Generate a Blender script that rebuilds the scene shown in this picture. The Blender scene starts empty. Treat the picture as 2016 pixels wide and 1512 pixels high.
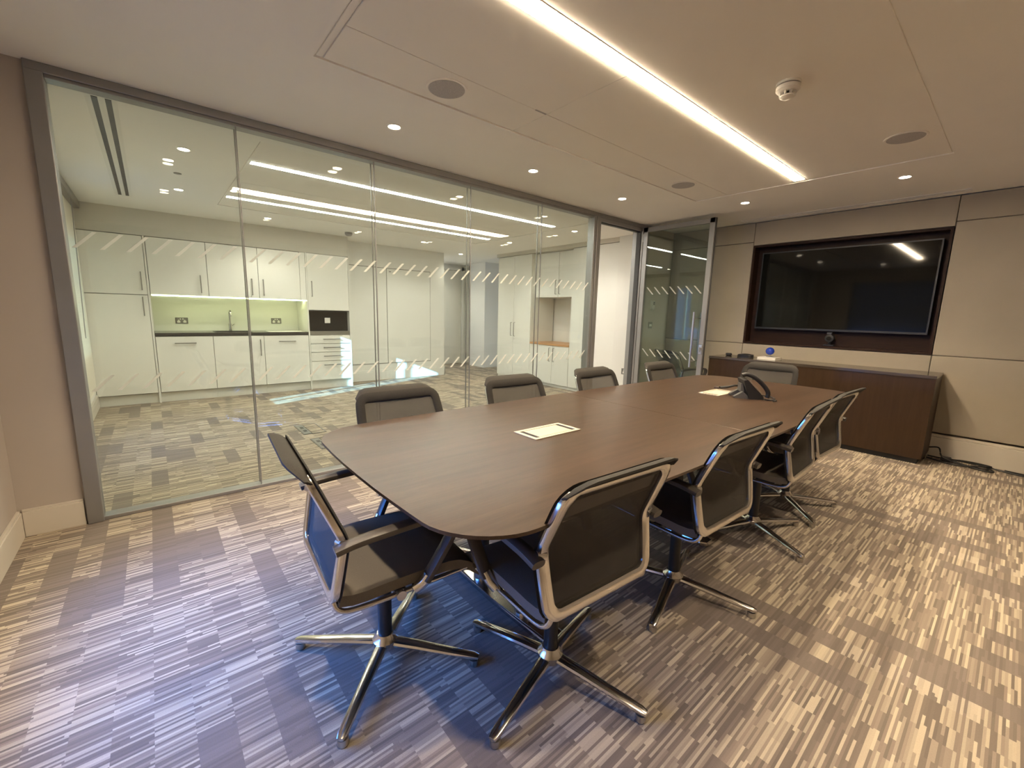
import bpy, bmesh, math, random
from mathutils import Vector, Matrix
random.seed(7)
S = bpy.context.scene
COL = S.collection
PI = math.pi

# ---------------------------------------------------------------- camera
def make_camera():
    yaw, pitch, roll, f = 0.870, 0.1624, -0.02552, 839.0
    cy, sy, cp, sp = math.cos(yaw), math.sin(yaw), math.cos(pitch), math.sin(pitch)
    fw = Vector((cy*cp, sy*cp, -sp)); rt = Vector((sy, -cy, 0)); dn = fw.cross(rt)
    r2 = rt*math.cos(roll) + dn*math.sin(roll); d2 = -rt*math.sin(roll) + dn*math.cos(roll)
    cam = bpy.data.objects.new('camera', bpy.data.cameras.new('camera'))
    COL.objects.link(cam)
    m = Matrix.Identity(4)
    for i, v in enumerate((r2, -d2, -fw)):
        for j in range(3): m[j][i] = v[j]
    m.translation = Vector((0, 0, 1.28))
    cam.matrix_world = m
    cam.data.sensor_width = 36; cam.data.lens = f/2016*36
    cam.data.clip_start = 0.02
    S.camera = cam
make_camera()

# ---------------------------------------------------------------- world, daylight, exposure
EXPOSURE = 1.06
LED, LED_K = 78.0, 32.0
DOWN, DOWN_K = 38.0, 24.0
W = bpy.data.worlds.new('sky'); S.world = W; W.use_nodes = True
bg = W.node_tree.nodes['Background']
bg.inputs['Color'].default_value = (0.30, 0.52, 1.0, 1); bg.inputs['Strength'].default_value = 0.9
S.view_settings.view_transform = 'Standard'
S.view_settings.look = 'None'
S.view_settings.exposure = EXPOSURE; S.view_settings.gamma = 1
S.view_settings.use_curve_mapping = False
try:
    c = S.cycles
    c.max_bounces = 14; c.diffuse_bounces = 8; c.glossy_bounces = 5; c.transmission_bounces = 8
    c.transparent_max_bounces = 24; c.caustics_reflective = False; c.caustics_refractive = False
    c.sample_clamp_indirect = 6; c.use_denoising = True
except Exception: pass

def light(name, typ, loc, energy, color, parent=None, direction=None, **kw):
    d = bpy.data.lights.new(name, typ); d.energy = energy; d.color = color
    for k, v in kw.items(): setattr(d, k, v)
    o = bpy.data.objects.new(name, d); COL.objects.link(o)
    o.location = loc
    if direction is not None:
        o.rotation_euler = Vector(direction).to_track_quat('-Z', 'Y').to_euler()
    if parent: 
        o.parent = parent; o.location = Vector(loc) - parent.location
    return o
# low winter sun coming through the gap between the kitchen blinds
te = math.radians(19.6); ta = math.radians(22.2)
light('sun', 'SUN', (-6, 2, 5), 14.0, (0.34, 0.72, 1.0), None,
      (math.cos(ta)*math.cos(te), math.sin(ta)*math.cos(te), -math.sin(te)), angle=0.006)
# blue daylight entering by the meeting room window (the window itself is built below)
light('window_daylight', 'AREA', (-0.64, 1.92, 0.78), 11.0, (0.055, 0.26, 1.0), None, (1, -0.15, -0.55),
      shape='RECTANGLE', size=1.45, size_y=0.60, spread=math.radians(110))

# ---------------------------------------------------------------- node helpers
class NT:
    def __init__(s, name):
        s.m = bpy.data.materials.new(name); s.m.use_nodes = True
        s.t = s.m.node_tree; s.n = s.t.nodes; s.l = s.t.links
        s.p = s.n.get('Principled BSDF'); s.o = s.n.get('Material Output')
    def node(s, typ, **kw):
        x = s.n.new(typ)
        for k, v in kw.items(): setattr(x, k, v)
        return x
    def put(s, sock, v):
        if hasattr(v, 'is_output') or isinstance(v, bpy.types.NodeSocket): s.l.new(v, sock)
        else: sock.default_value = v
    def math(s, op, a, b=0.0, c=0.0):
        x = s.node('ShaderNodeMath', operation=op)
        s.put(x.inputs[0], a); s.put(x.inputs[1], b)
        if op in ('MULTIPLY_ADD',): s.put(x.inputs[2], c)
        return x.outputs[0]
    def mix(s, f, a, b, blend='MIX'):
        x = s.node('ShaderNodeMix', data_type='RGBA', blend_type=blend)
        s.put(x.inputs['Factor'], f); s.put(x.inputs['A'], a); s.put(x.inputs['B'], b)
        return x.outputs['Result']
    def ramp(s, f, stops, interp='LINEAR'):
        x = s.node('ShaderNodeValToRGB'); r = x.color_ramp; r.interpolation = interp
        while len(r.elements) < len(stops): r.elements.new(0.5)
        for e, (p, c) in zip(r.elements, stops): e.position = p; e.color = (*c, 1)
        s.put(x.inputs['Fac'], f); return x.outputs['Color']
    def pos(s):
        g = s.node('ShaderNodeNewGeometry'); x = s.node('ShaderNodeSeparateXYZ')
        s.l.new(g.outputs['Position'], x.inputs[0]); return g.outputs['Position'], x.outputs
    def obj(s):
        g = s.node('ShaderNodeTexCoord'); return g.outputs['Object']
    def noise(s, vec, scale, detail=3, rough=0.5, dist=0.0):
        x = s.node('ShaderNodeTexNoise'); s.put(x.inputs['Vector'], vec)
        x.inputs['Scale'].default_value = scale; x.inputs['Detail'].default_value = detail
        x.inputs['Roughness'].default_value = rough; x.inputs['Distortion'].default_value = dist
        return x.outputs['Fac']
    def white(s, a, b=None, w=None):
        c = s.node('ShaderNodeCombineXYZ'); s.put(c.inputs[0], a)
        if b is not None: s.put(c.inputs[1], b)
        if w is not None: s.put(c.inputs[2], w)
        x = s.node('ShaderNodeTexWhiteNoise', noise_dimensions='3D'); s.l.new(c.outputs[0], x.inputs['Vector'])
        return x.outputs['Value']
    def mapping(s, vec, scale=(1, 1, 1)):
        x = s.node('ShaderNodeMapping'); s.put(x.inputs['Vector'], vec); x.inputs['Scale'].default_value = scale
        return x.outputs[0]
    def bump(s, h, strength=0.2, dist=0.002):
        x = s.node('ShaderNodeBump'); x.inputs['Strength'].default_value = strength; x.inputs['Distance'].default_value = dist
        s.put(x.inputs['Height'], h); s.l.new(x.outputs[0], s.p.inputs['Normal'])
    def base(s, c): s.put(s.p.inputs['Base Color'], (*c, 1) if isinstance(c, tuple) else c)
    def set(s, rough=0.5, metal=0.0, spec=0.5):
        s.p.inputs['Roughness'].default_value = rough; s.p.inputs['Metallic'].default_value = metal
        s.p.inputs['Specular IOR Level'].default_value = spec

def paint(name, col, rough=0.6, var=0.04, scale=3.0, metal=0.0, spec=0.5, fine=0.0):
    t = NT(name); v = t.obj(); n = t.noise(v, scale, 3)
    lo = tuple(max(0, x*(1-var)) for x in col); hi = tuple(min(1, x*(1+var)) for x in col)
    t.base(t.ramp(n, [(0.3, lo), (0.7, hi)])); t.set(rough, metal, spec)
    if fine: t.bump(t.noise(v, fine, 2), 0.15, 0.001)
    return t.m

def emit(name, col, strength):
    t = NT(name); t.n.remove(t.p)
    e = t.node('ShaderNodeEmission'); e.inputs['Color'].default_value = (*col, 1); e.inputs['Strength'].default_value = strength
    t.l.new(e.outputs[0], t.o.inputs['Surface']); return t.m

def carpet():
    t = NT('striped_carpet'); vec, xyz = t.pos(); x, y = xyz[0], xyz[1]
    col = t.math('FLOOR', t.math('DIVIDE', x, 0.098))
    off = t.white(col, 3.0)
    row = t.math('FLOOR', t.math('ADD', t.math('DIVIDE', y, 0.37), t.math('MULTIPLY', off, 5.0)))
    kind = t.white(col, row, 7.0)
    # fine stripes run along x, each a random length of one to three columns
    stripe = t.math('FLOOR', t.math('DIVIDE', y, 0.0078))
    so = t.white(stripe, 11.0)
    long_ = t.math('GREATER_THAN', so, 0.5)
    seg2 = t.math('ADD', t.math('FLOOR', t.math('ADD', t.math('DIVIDE', x, 0.098*2), so)), 200.0)
    seg = t.math('ADD', t.math('MULTIPLY', seg2, long_), t.math('MULTIPLY', col, t.math('SUBTRACT', 1.0, long_)))
    sv = t.white(stripe, seg, 1.0)
    pal = t.ramp(sv, [(0.0, (0.195, 0.160, 0.132)), (0.30, (0.250, 0.206, 0.168)), (0.55, (0.34, 0.280, 0.222)), (0.80, (0.48, 0.405, 0.305)), (1.0, (0.64, 0.555, 0.41))])
    plain = t.ramp(sv, [(0.0, (0.196, 0.162, 0.137)), (1.0, (0.268, 0.224, 0.190))])
    bright = t.ramp(sv, [(0.0, (0.21, 0.175, 0.15)), (0.45, (0.29, 0.24, 0.20)), (0.5, (0.47, 0.40, 0.315)), (1.0, (0.60, 0.52, 0.40))])
    c1 = t.mix(t.math('LESS_THAN', kind, 0.20), pal, plain)
    c2 = t.mix(t.math('GREATER_THAN', kind, 0.90), c1, bright)
    pile = t.noise(vec, 260, 2)
    c3 = t.mix(t.math('MULTIPLY', pile, 0.25), c2, (0.10, 0.085, 0.075, 1))
    t.base(c3); t.set(0.95, 0, 0.1)
    edge = t.math('ABSOLUTE', t.math('SUBTRACT', t.math('FRACT', t.math('DIVIDE', y, 0.0078)), 0.5))
    h = t.math('ADD', t.math('MULTIPLY', t.math('LESS_THAN', edge, 0.4), 0.6), pile)
    t.bump(h, 0.35, 0.003)
    return t.m

def wood(name, dark, light_, along='X', rough=0.35, scale=1.0, spec=0.5):
    t = NT(name); v = t.pos()[0]
    sc = {'X': (1.2, 14, 14), 'Y': (14, 1.2, 14), 'Z': (14, 14, 1.2)}[along]
    mv = t.mapping(v, tuple(a*scale for a in sc))
    n = t.noise(mv, 1.6, 5, 0.6, 0.6); f = t.noise(t.mapping(v, tuple(a*6*scale for a in sc)), 2.5, 2)
    k = t.math('ADD', t.math('MULTIPLY', n, 0.75), t.math('MULTIPLY', f, 0.25))
    t.base(t.ramp(k, [(0.3, dark), (0.7, light_)])); t.set(rough, 0, spec)
    return t.m

def glass(name, tint, refl=1.0):
    t = NT(name); t.n.remove(t.p)
    tr = t.node('ShaderNodeBsdfTransparent'); tr.inputs[0].default_value = (*tint, 1)
    gl = t.node('ShaderNodeBsdfGlossy'); gl.inputs['Roughness'].default_value = 0.0
    lw = t.node('ShaderNodeLayerWeight'); lw.inputs['Blend'].default_value = 0.5
    mx = t.node('ShaderNodeMixShader')
    sch = t.math('MULTIPLY_ADD', t.math('POWER', lw.outputs['Facing'], 5.0), 0.95, 0.04)
    t.l.new(t.math('MULTIPLY', sch, refl), mx.inputs[0]); t.l.new(tr.outputs[0], mx.inputs[1]); t.l.new(gl.outputs[0], mx.inputs[2])
    t.l.new(mx.outputs[0], t.o.inputs['Surface']); return t.m

def mesh_fabric(name, col, see):
    t = NT(name); v = t.obj(); n = t.noise(v, 900, 2)
    t.base(t.ramp(n, [(0.3, tuple(c*0.7 for c in col)), (0.7, tuple(c*1.25 for c in col))])); t.set(0.75, 0, 0.3)
    tr = t.node('ShaderNodeBsdfTransparent'); mx = t.node('ShaderNodeMixShader'); mx.inputs[0].default_value = see
    t.l.new(t.p.outputs[0], mx.inputs[1]); t.l.new(tr.outputs[0], mx.inputs[2]); t.l.new(mx.outputs[0], t.o.inputs['Surface'])
    return t.m

def translucent(name, col, amount):
    t = NT(name); t.base(col); t.set(0.8)
    tr = t.node('ShaderNodeBsdfTranslucent'); tr.inputs[0].default_value = (*col, 1)
    mx = t.node('ShaderNodeMixShader'); mx.inputs[0].default_value = amount
    t.l.new(t.p.outputs[0], mx.inputs[1]); t.l.new(tr.outputs[0], mx.inputs[2]); t.l.new(mx.outputs[0], t.o.inputs['Surface'])
    return t.m

def film(name, col, see):
    t = NT(name); t.base(col); t.set(0.8)
    tl = t.node('ShaderNodeBsdfTranslucent'); tl.inputs[0].default_value = (*col, 1)
    tr = t.node('ShaderNodeBsdfTransparent'); a = t.node('ShaderNodeMixShader'); a.inputs[0].default_value = 0.55
    mx = t.node('ShaderNodeMixShader'); mx.inputs[0].default_value = see
    t.l.new(t.p.outputs[0], a.inputs[1]); t.l.new(tl.outputs[0], a.inputs[2])
    t.l.new(a.outputs[0], mx.inputs[1]); t.l.new(tr.outputs[0], mx.inputs[2]); t.l.new(mx.outputs[0], t.o.inputs['Surface'])
    return t.m

def woven(name, col):
    t = NT(name); v = t.pos()[0]; n = t.noise(v, 420, 2); b = t.noise(v, 2.0, 3)
    k = t.math('ADD', t.math('MULTIPLY', n, 0.6), t.math('MULTIPLY', b, 0.4))
    t.base(t.ramp(k, [(0.3, tuple(c*0.86 for c in col)), (0.7, tuple(c*1.12 for c in col))])); t.set(0.9, 0, 0.2)
    t.bump(n, 0.25, 0.001); return t.m

M = dict(
    carpet=carpet(),
    ceiling=paint('ceiling_paint', (0.88, 0.855, 0.81), 0.8, 0.015, 2),
    panel=paint('ceiling_panel_paint', (0.85, 0.815, 0.755), 0.75, 0.015, 2),
    gap=paint('shadow_gap', (0.10, 0.09, 0.08), 0.9),
    wall=paint('wall_paint', (0.46, 0.41, 0.36), 0.8, 0.02, 3),
    wallk=paint('kitchen_wall_paint', (0.76, 0.75, 0.71), 0.8, 0.02, 3),
    wallk2=paint('kitchen_bulkhead_paint', (0.62, 0.59, 0.52), 0.8, 0.02, 3),
    skirt=paint('skirting_paint', (0.60, 0.555, 0.48), 0.45, 0.02, 3),
    fabricwall=woven('wall_fabric', (0.375, 0.333, 0.267)),
    alu=paint('anodised_aluminium', (0.29, 0.285, 0.28), 0.42, 0.03, 6, 0.55),
    alud=paint('dark_rubber_gasket', (0.05, 0.05, 0.05), 0.6),
    steel=paint('brushed_steel', (0.62, 0.60, 0.57), 0.28, 0.03, 20, 1.0),
    chrome=paint('polished_aluminium', (0.70, 0.675, 0.64), 0.17, 0.02, 10, 1.0),
    glass=glass('clear_glass', (0.955, 0.972, 0.960)),
    glassd=glass('door_glass', (0.90, 0.935, 0.92), 1.1),
    frost=film('frosted_film', (0.84, 0.84, 0.78), 0.12),
    kdoor=paint('gloss_cream_lacquer', (0.79, 0.775, 0.715), 0.16, 0.01, 2),
    kcarc=paint('cream_carcass', (0.70, 0.685, 0.62), 0.45, 0.01, 2), kgap=paint('carcass_gap_shade', (0.22, 0.21, 0.19), 0.6),  # carcass coloured dark to paint in the shade between the doors
    kcup=paint('matt_white_laminate', (0.77, 0.765, 0.72), 0.35, 0.01, 2),
    worktop=paint('dark_worktop', (0.05, 0.045, 0.042), 0.18, 0.15, 60),
    splash=paint('splashback_glass', (0.76, 0.755, 0.68), 0.15, 0.01, 2),
    black=paint('black_plastic', (0.018, 0.018, 0.019), 0.45, 0.05, 10),
    blackg=paint('black_gloss_glass', (0.012, 0.012, 0.012), 0.05, 0.02, 4),
    screen=paint('television_screen_glass', (0.006, 0.006, 0.005), 0.05, 0.02, 4, 0, 0.35),
    table=wood('dark_walnut_veneer', (0.034, 0.0205, 0.013), (0.080, 0.048, 0.031), 'X', 0.30, 1.0, 0.45),
    tedge=wood('walnut_edge', (0.10, 0.05, 0.03), (0.15, 0.075, 0.045), 'X', 0.35),
    cred=wood('credenza_veneer', (0.033, 0.018, 0.0095), (0.052, 0.029, 0.016), 'Z', 0.36, 1.0, 0.3),
    credtop=wood('credenza_top_veneer', (0.050, 0.040, 0.032), (0.070, 0.056, 0.045), 'Y', 0.16, 1.0, 0.8),
    niche=wood('niche_veneer', (0.020, 0.010, 0.006), (0.036, 0.018, 0.011), 'Y', 0.5, 1.0, 0.15),
    oak=wood('oak_counter', (0.42, 0.22, 0.10), (0.58, 0.33, 0.16), 'Y', 0.4),
    mesh=mesh_fabric('chair_mesh', (0.070, 0.064, 0.056), 0.28),
    seat=woven('seat_fabric', (0.185, 0.165, 0.136)),
    rim=paint('chair_rim_fabric', (0.022, 0.020, 0.018), 0.75, 0.1, 200, 0, 0.25),
    roll=paint('top_roll_fabric', (0.036, 0.033, 0.029), 0.75, 0.15, 260, 0, 0.25),
    arm=paint('armrest_charcoal', (0.085, 0.074, 0.064), 0.38, 0.05, 20),
    white=paint('white_plastic', (0.78, 0.76, 0.71), 0.4, 0.01, 4),
    cream=paint('cream_metal', (0.54, 0.50, 0.41), 0.4, 0.01, 4),
    grille=paint('speaker_grille', (0.44, 0.42, 0.415), 0.8, 0.2, 300),
    paper=paint('paper', (0.85, 0.83, 0.76), 0.8),
    blue=paint('cobalt_glass', (0.015, 0.05, 0.42), 0.06, 0.1, 10),
    hand=paint('satin_handle', (0.30, 0.285, 0.26), 0.35, 0.03, 10, 0.7),
    socket=paint('socket_grey_steel', (0.22, 0.21, 0.20), 0.35, 0.03, 10, 0.6),
    stand_=paint('dark_grey_plastic', (0.10, 0.098, 0.095), 0.4),
    greyp=paint('grey_plastic', (0.30, 0.29, 0.28), 0.5),
    blind=translucent('roller_blind', (0.84, 0.80, 0.70), 0.16),
    led=emit('led_diffuser', (1.0, 0.80, 0.55), LED),
    ledk=emit('kitchen_led_diffuser', (1.0, 0.965, 0.86), LED_K),
    spot=emit('downlight_lens', (1.0, 0.84, 0.62), 22.0),
    ucl=emit('under_cabinet_led', (0.97, 1.0, 0.56), 14.0),
    blind0=translucent('blue_grey_blind', (0.34, 0.42, 0.55), 0.55),
    sunblk=paint('sun_block_paint', (0.45, 0.40, 0.36), 0.9),
    win=glass('window_glass', (0.93, 0.96, 0.97)),
)

# ---------------------------------------------------------------- mesh helpers
def bm_(): return bmesh.new()
def box(bm, x0, x1, y0, y1, z0, z1, bev=0.0, seg=2):
    r = bmesh.ops.create_cube(bm, size=1.0); vs = r['verts']
    for v in vs:
        v.co = Vector(((x0+x1)/2 + v.co.x*(x1-x0), (y0+y1)/2 + v.co.y*(y1-y0), (z0+z1)/2 + v.co.z*(z1-z0)))
    if bev > 0:
        es = list({e for v in vs for e in v.link_edges})
        bmesh.ops.bevel(bm, geom=es, offset=bev, segments=seg, affect='EDGES', profile=0.5)
    return bm
def lathe(bm, prof, c=(0, 0, 0), seg=24, axis='Z'):
    rings = []
    for r, z in prof:
        ring = []
        for k in range(seg):
            a = 2*PI*k/seg; p = (r*math.cos(a), r*math.sin(a), z)
            if axis == 'X': p = (z, r*math.cos(a), r*math.sin(a))
            if axis == 'Y': p = (r*math.sin(a), z, r*math.cos(a))
            ring.append(bm.verts.new((c[0]+p[0], c[1]+p[1], c[2]+p[2])))
        rings.append(ring)
    for a, b in zip(rings, rings[1:]):
        for k in range(seg): bm.faces.new((a[k], a[(k+1) % seg], b[(k+1) % seg], b[k]))
    bm.faces.new(rings[0][::-1]); bm.faces.new(rings[-1])
    return bm
def cyl(bm, c, r, z0, z1, seg=20, axis='Z'): return lathe(bm, [(r, z0), (r, z1)], c, seg, axis)
def sweep(bm, pts, norms, prof, closed=False, scale=None):
    """pts: path; norms: one up-vector per point; prof: (a along t x n, b along n)."""
    P = [Vector(p) for p in pts]; n = len(P); rings = []
    for i in range(n):
        a = P[(i-1) % n] if closed or i > 0 else P[i]
        b = P[(i+1) % n] if closed or i < n-1 else P[i]
        t = (b-a).normalized(); N = Vector(norms[i]); N = (N - t*N.dot(t)).normalized(); B = t.cross(N)
        s = scale[i] if scale else 1.0
        rings.append([bm.verts.new(P[i] + B*(u*s) + N*(v*s)) for u, v in prof])
    m = len(prof)
    for i in range(n if closed else n-1):
        A, Bq = rings[i], rings[(i+1) % n]
        for k in range(m): bm.faces.new((A[k], A[(k+1) % m], Bq[(k+1) % m], Bq[k]))
    if not closed:
        bm.faces.new(rings[0][::-1]); bm.faces.new(rings[-1])
    return bm
def circ(r, seg=8, ry=None):
    ry = ry or r
    return [(r*math.cos(2*PI*k/seg), ry*math.sin(2*PI*k/seg)) for k in range(seg)]
def smooth_path(pts, n=6):
    P = [Vector(p) for p in pts]; out = []
    for i in range(len(P)-1):
        p0 = P[max(i-1, 0)]; p1 = P[i]; p2 = P[i+1]; p3 = P[min(i+2, len(P)-1)]
        for k in range(n):
            t = k/n
            out.append(0.5*((2*p1) + (-p0+p2)*t + (2*p0-5*p1+4*p2-p3)*t*t + (-p0+3*p1-3*p2+p3)*t**3))
    out.append(P[-1]); return out
def tube(bm, pts, r, seg=8, up=(0, 0, 1), n=0, scale=None):
    P = smooth_path(pts, n) if n else [Vector(p) for p in pts]
    ns = []
    for i in range(len(P)):
        t = (P[min(i+1, len(P)-1)] - P[max(i-1, 0)]).normalized()
        ns.append(up if abs(t.dot(Vector(up))) < 0.95 else (1, 0.1, 0))
    return sweep(bm, P, ns, circ(r, seg), False, scale)
def prism(bm, outline, z0, z1, bev=0.0):
    lo = [bm.verts.new((x, y, z0)) for x, y in outline]; hi = [bm.verts.new((x, y, z1)) for x, y in outline]
    n = len(outline)
    bm.faces.new(lo[::-1]); top = bm.faces.new(hi)
    for k in range(n): bm.faces.new((lo[k], lo[(k+1) % n], hi[(k+1) % n], hi[k]))
    if bev: 
        bmesh.ops.bevel(bm, geom=list(top.edges), offset=bev, segments=2, affect='EDGES', profile=0.5)
    return bm
def quadstrip(bm, pts, y0, y1, th):
    return bm
MCACHE = {}
def obj(name, bm, mat, parent=None, smooth=False, loc=None):
    """links bm as ONE mesh object; bm is in world coordinates"""
    bmesh.ops.recalc_face_normals(bm, faces=bm.faces)
    o0 = Vector((0, 0, 0)); p = parent
    while p is not None: o0 += p.location; p = p.parent
    base = Vector(loc) if (loc is not None and parent is None) else o0
    bmesh.ops.translate(bm, vec=-base, verts=bm.verts)
    me = bpy.data.meshes.new(name); bm.to_mesh(me); bm.free()
    me.materials.append(M[mat] if isinstance(mat, str) else mat)
    if smooth:
        for f in me.polygons: f.use_smooth = True
        try: me.set_sharp_from_angle(angle=math.radians(40))
        except Exception: pass
    o = bpy.data.objects.new(name, me); COL.objects.link(o)
    if parent is not None: o.parent = parent
    else: o.location = base
    return o
def tag(o, label, cat, group=None, kind=None):
    o['label'] = label; o['category'] = cat
    if group: o['group'] = group
    if kind: o['kind'] = kind
    return o
def thing(name, label, cat, loc=(0, 0, 0), group=None, kind=None):
    o = bpy.data.objects.new(name, None); o.empty_display_size = 0.1; COL.objects.link(o); o.location = loc
    return tag(o, label, cat, group, kind)
def struct(name, bm, mat, label, cat, parent=None, loc=None):
    o = obj(name, bm, mat, parent, loc=loc)
    if parent is None: tag(o, label, cat, None, 'structure')
    return o
def B(*a, **k): return box(bm_(), *a, **k)

H, HK = 2.47, 2.45
XR, XL, YG, YN = 5.80, -0.65, 3.39, -2.20

# ---------------------------------------------------------------- floor and ceilings
struct('floor', B(-0.95, 6.9, YN-0.1, 9.7, -0.12, 0.0), 'carpet', 'striped brown and cream carpet covering both rooms', 'floor')

PX0, PX1, PY0, PY1 = 0.700, 4.410, 0.490, 2.360
b = bm_()
box(b, XL-0.1, PX0, YN, YG+0.06, H, H+0.14); box(b, PX1, XR+0.2, YN, YG+0.06, H, H+0.14)
box(b, PX0, PX1, YN, PY0, H, H+0.14); box(b, PX0, PX1, PY1, YG+0.06, H, H+0.14)
box(b, PX0, PX1, PY0, PY1, H+0.0125, H+0.14)
ceil = struct('ceiling', b, 'ceiling', 'plain plastered ceiling of the meeting room around a recessed panel field', 'ceiling')
g, s1 = 0.009, 0.003
LY0, LY1 = 1.372, 1.458
xs = 0.742
zb = H + 0.004
for (x0, x1, y0, y1) in ((PX0+g, xs-0.006, PY0+g, PY1-g), (xs, 1.9335, LY1+0.002, 2.0335), (xs, 1.9335, 2.0365, PY1-g),
                         (1.9365, PX1-g, LY1+0.002, 2.0335), (1.9365, PX1-g, 2.0365, PY1-g), (xs, PX1-g, PY0+g, LY0-0.002),
                         (4.352, PX1-g, LY0, LY1)):
    obj('ceiling_panel', B(x0, x1, y0, y1, zb, zb+0.008, bev=0.0015, seg=1), 'panel', ceil)
obj('ceiling_access_slot', B(1.845, 1.930, 2.029, 2.040, H+0.002, H+0.006), 'grille', ceil)

KX0, KX1, KY0, KY1 = 0.70, 4.40, 3.69, 6.24
b = bm_()
box(b, -1.0, KX0, YG+0.06, 9.7, HK, HK+0.14); box(b, KX1, 6.9, YG+0.06, 9.7, HK, HK+0.14)
box(b, KX0, KX1, YG+0.06, KY0, HK, HK+0.14); box(b, KX0, KX1, KY1, 9.7, HK, HK+0.14)
box(b, KX0, KX1, KY0, KY1, HK+0.0125, HK+0.14)
ceilk = struct('ceiling', b, 'ceiling', 'kitchen ceiling beyond the glass partition', 'ceiling')
g = 0.010
for (y0, y1) in ((KY0+g, 4.222), (4.302, 4.98), (4.984, 5.672), (5.752, KY1-g)):
    obj('ceiling_panel', B(KX0+g, KX1-g, y0, y1, HK+0.004, HK+0.012), 'panel', ceilk)
for y0, y1 in ((4.222, 4.302), (5.672, 5.752)):
    obj('ceiling_panel', B(4.262, KX1-g, y0, y1, HK+0.004, HK+0.012), 'panel', ceilk)
    obj('ceiling_panel', B(KX0+g, 0.728, y0, y1, HK+0.004, HK+0.012), 'panel', ceilk)

# ---------------------------------------------------------------- walls of the meeting room
# left wall (carries the window the blue daylight comes by)
WY0, WY1, WZ0, WZ1 = 1.16, 2.68, 0.42, 2.18
b = bm_()
box(b, XL-0.25, XL, YN, WY0, 0, H); box(b, XL-0.25, XL, WY1, YG+0.1, 0, H)
box(b, XL-0.25, XL, WY0, WY1, 0, WZ0); box(b, XL-0.25, XL, WY0, WY1, WZ1, H)
struct('wall_left', b, 'wall', 'beige painted wall at the left edge of the meeting room', 'wall')
b = bm_(); 
for a in ((WY0, WY0+0.05, WZ0, WZ1), (WY1-0.05, WY1, WZ0, WZ1), (WY0, WY1, WZ0, WZ0+0.05), (WY0, WY1, WZ1-0.05, WZ1), (WY0, WY1, 1.48, 1.53)):
    box(b, XL-0.14, XL-0.08, a[0], a[1], a[2], a[3])
w6 = struct('window_6', b, 'white', 'sash window in the left wall letting blue daylight in', 'window')
obj('pane', B(XL-0.115, XL-0.109, WY0+0.05, WY1-0.05, WZ0+0.05, WZ1-0.05), 'win', w6)
rb0 = thing('roller_blind', 'blue-grey roller blind half drawn over the meeting room window', 'blind', (XL-0.03, 1.92, 1.1))
obj('blind_cloth', B(XL-0.045, XL-0.041, WY0+0.01, WY1-0.01, 1.10, WZ1-0.002), 'blind0', rb0)
obj('bottom_bar', B(XL-0.052, XL-0.034, WY0+0.01, WY1-0.01, 1.075, 1.10, bev=0.004, seg=1), 'socket', rb0)
struct('wall_corner', B(XL, -0.385, YG, YG+0.10, 0, H), 'wall', 'narrow beige wall return left of the glass partition', 'wall')
struct('wall_near', B(XL-0.2, XR+0.2, YN-0.12, YN, 0, H+0.1), 'wall', 'beige wall behind the camera', 'wall')
struct('wall_pier', B(5.115, XR+0.16, YG+0.005, YG+0.13, 0, H), 'wall', 'beige wall between the open glass door and the screen wall', 'wall')
def skirting(name, label, x0, x1, y0, y1, h=0.155, axis='y'):
    b = bm_(); box(b, x0, x1, y0, y1, 0, h-0.012, bev=0.002, seg=1)
    e = 0.006
    if axis == 'y': box(b, x0, x1, y0+e, y1, h-0.011, h, bev=0.001, seg=1)
    else: box(b, x0+0, x1-e, y0, y1, h-0.011, h, bev=0.001, seg=1)
    return struct(name, b, 'skirt', label, 'skirting')
skirting('baseboard_left', 'cream skirting board along the left wall', XL, XL+0.018, YN, YG-0.018, axis='x')
skirting('baseboard_corner', 'cream skirting board under the narrow wall return', XL+0.018, -0.392, YG-0.018, YG, axis='y')
skirting('baseboard_pier', 'cream skirting board behind the open glass door', 5.13, XR-0.02, YG-0.013, YG+0.005, axis='y')

# screen wall: upholstered panels on a backing wall
struct('sun_block', B(-5.5, -2.6, -6.0, 2.35, -0.1, 7.0), 'sunblk', 'unseen block added outside to keep the sun off the meeting room window', 'wall')  # added out of view to stop the sun entering the meeting room
wr = struct('wall_right', B(5.97, 6.12, YN, YG, 0, H), 'gap', 'taupe upholstered panel wall around the television', 'wall')
g = 0.0022
cols = [(2.302, YG), (0.548, 2.302), (-1.10, 0.548), (YN, -1.10)]
rows = [(0.240, 0.988), (0.988, 2.232), (2.232, 2.465)]
for ci, (y0, y1) in enumerate(cols):
    for ri, (z0, z1) in enumerate(rows):
        if ci == 1 and ri == 1: continue
        if ci == 1 and ri == 2: z0 = 2.19
        obj('wall_panel', B(XR, 5.965, y0+g, y1-g, z0+g, z1-g, bev=0.006, seg=2), 'fabricwall', wr)
b = bm_(); box(b, XR-0.012, 5.965, YN, YG-0.02, 0, 0.20, bev=0.003, seg=1); box(b, XR+0.010, 5.965, YN, YG-0.02, 0.20, 0.225, bev=0.003, seg=1)
struct('baseboard_right', b, 'skirt', 'cream stepped skirting board under the upholstered wall', 'skirting')

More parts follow.
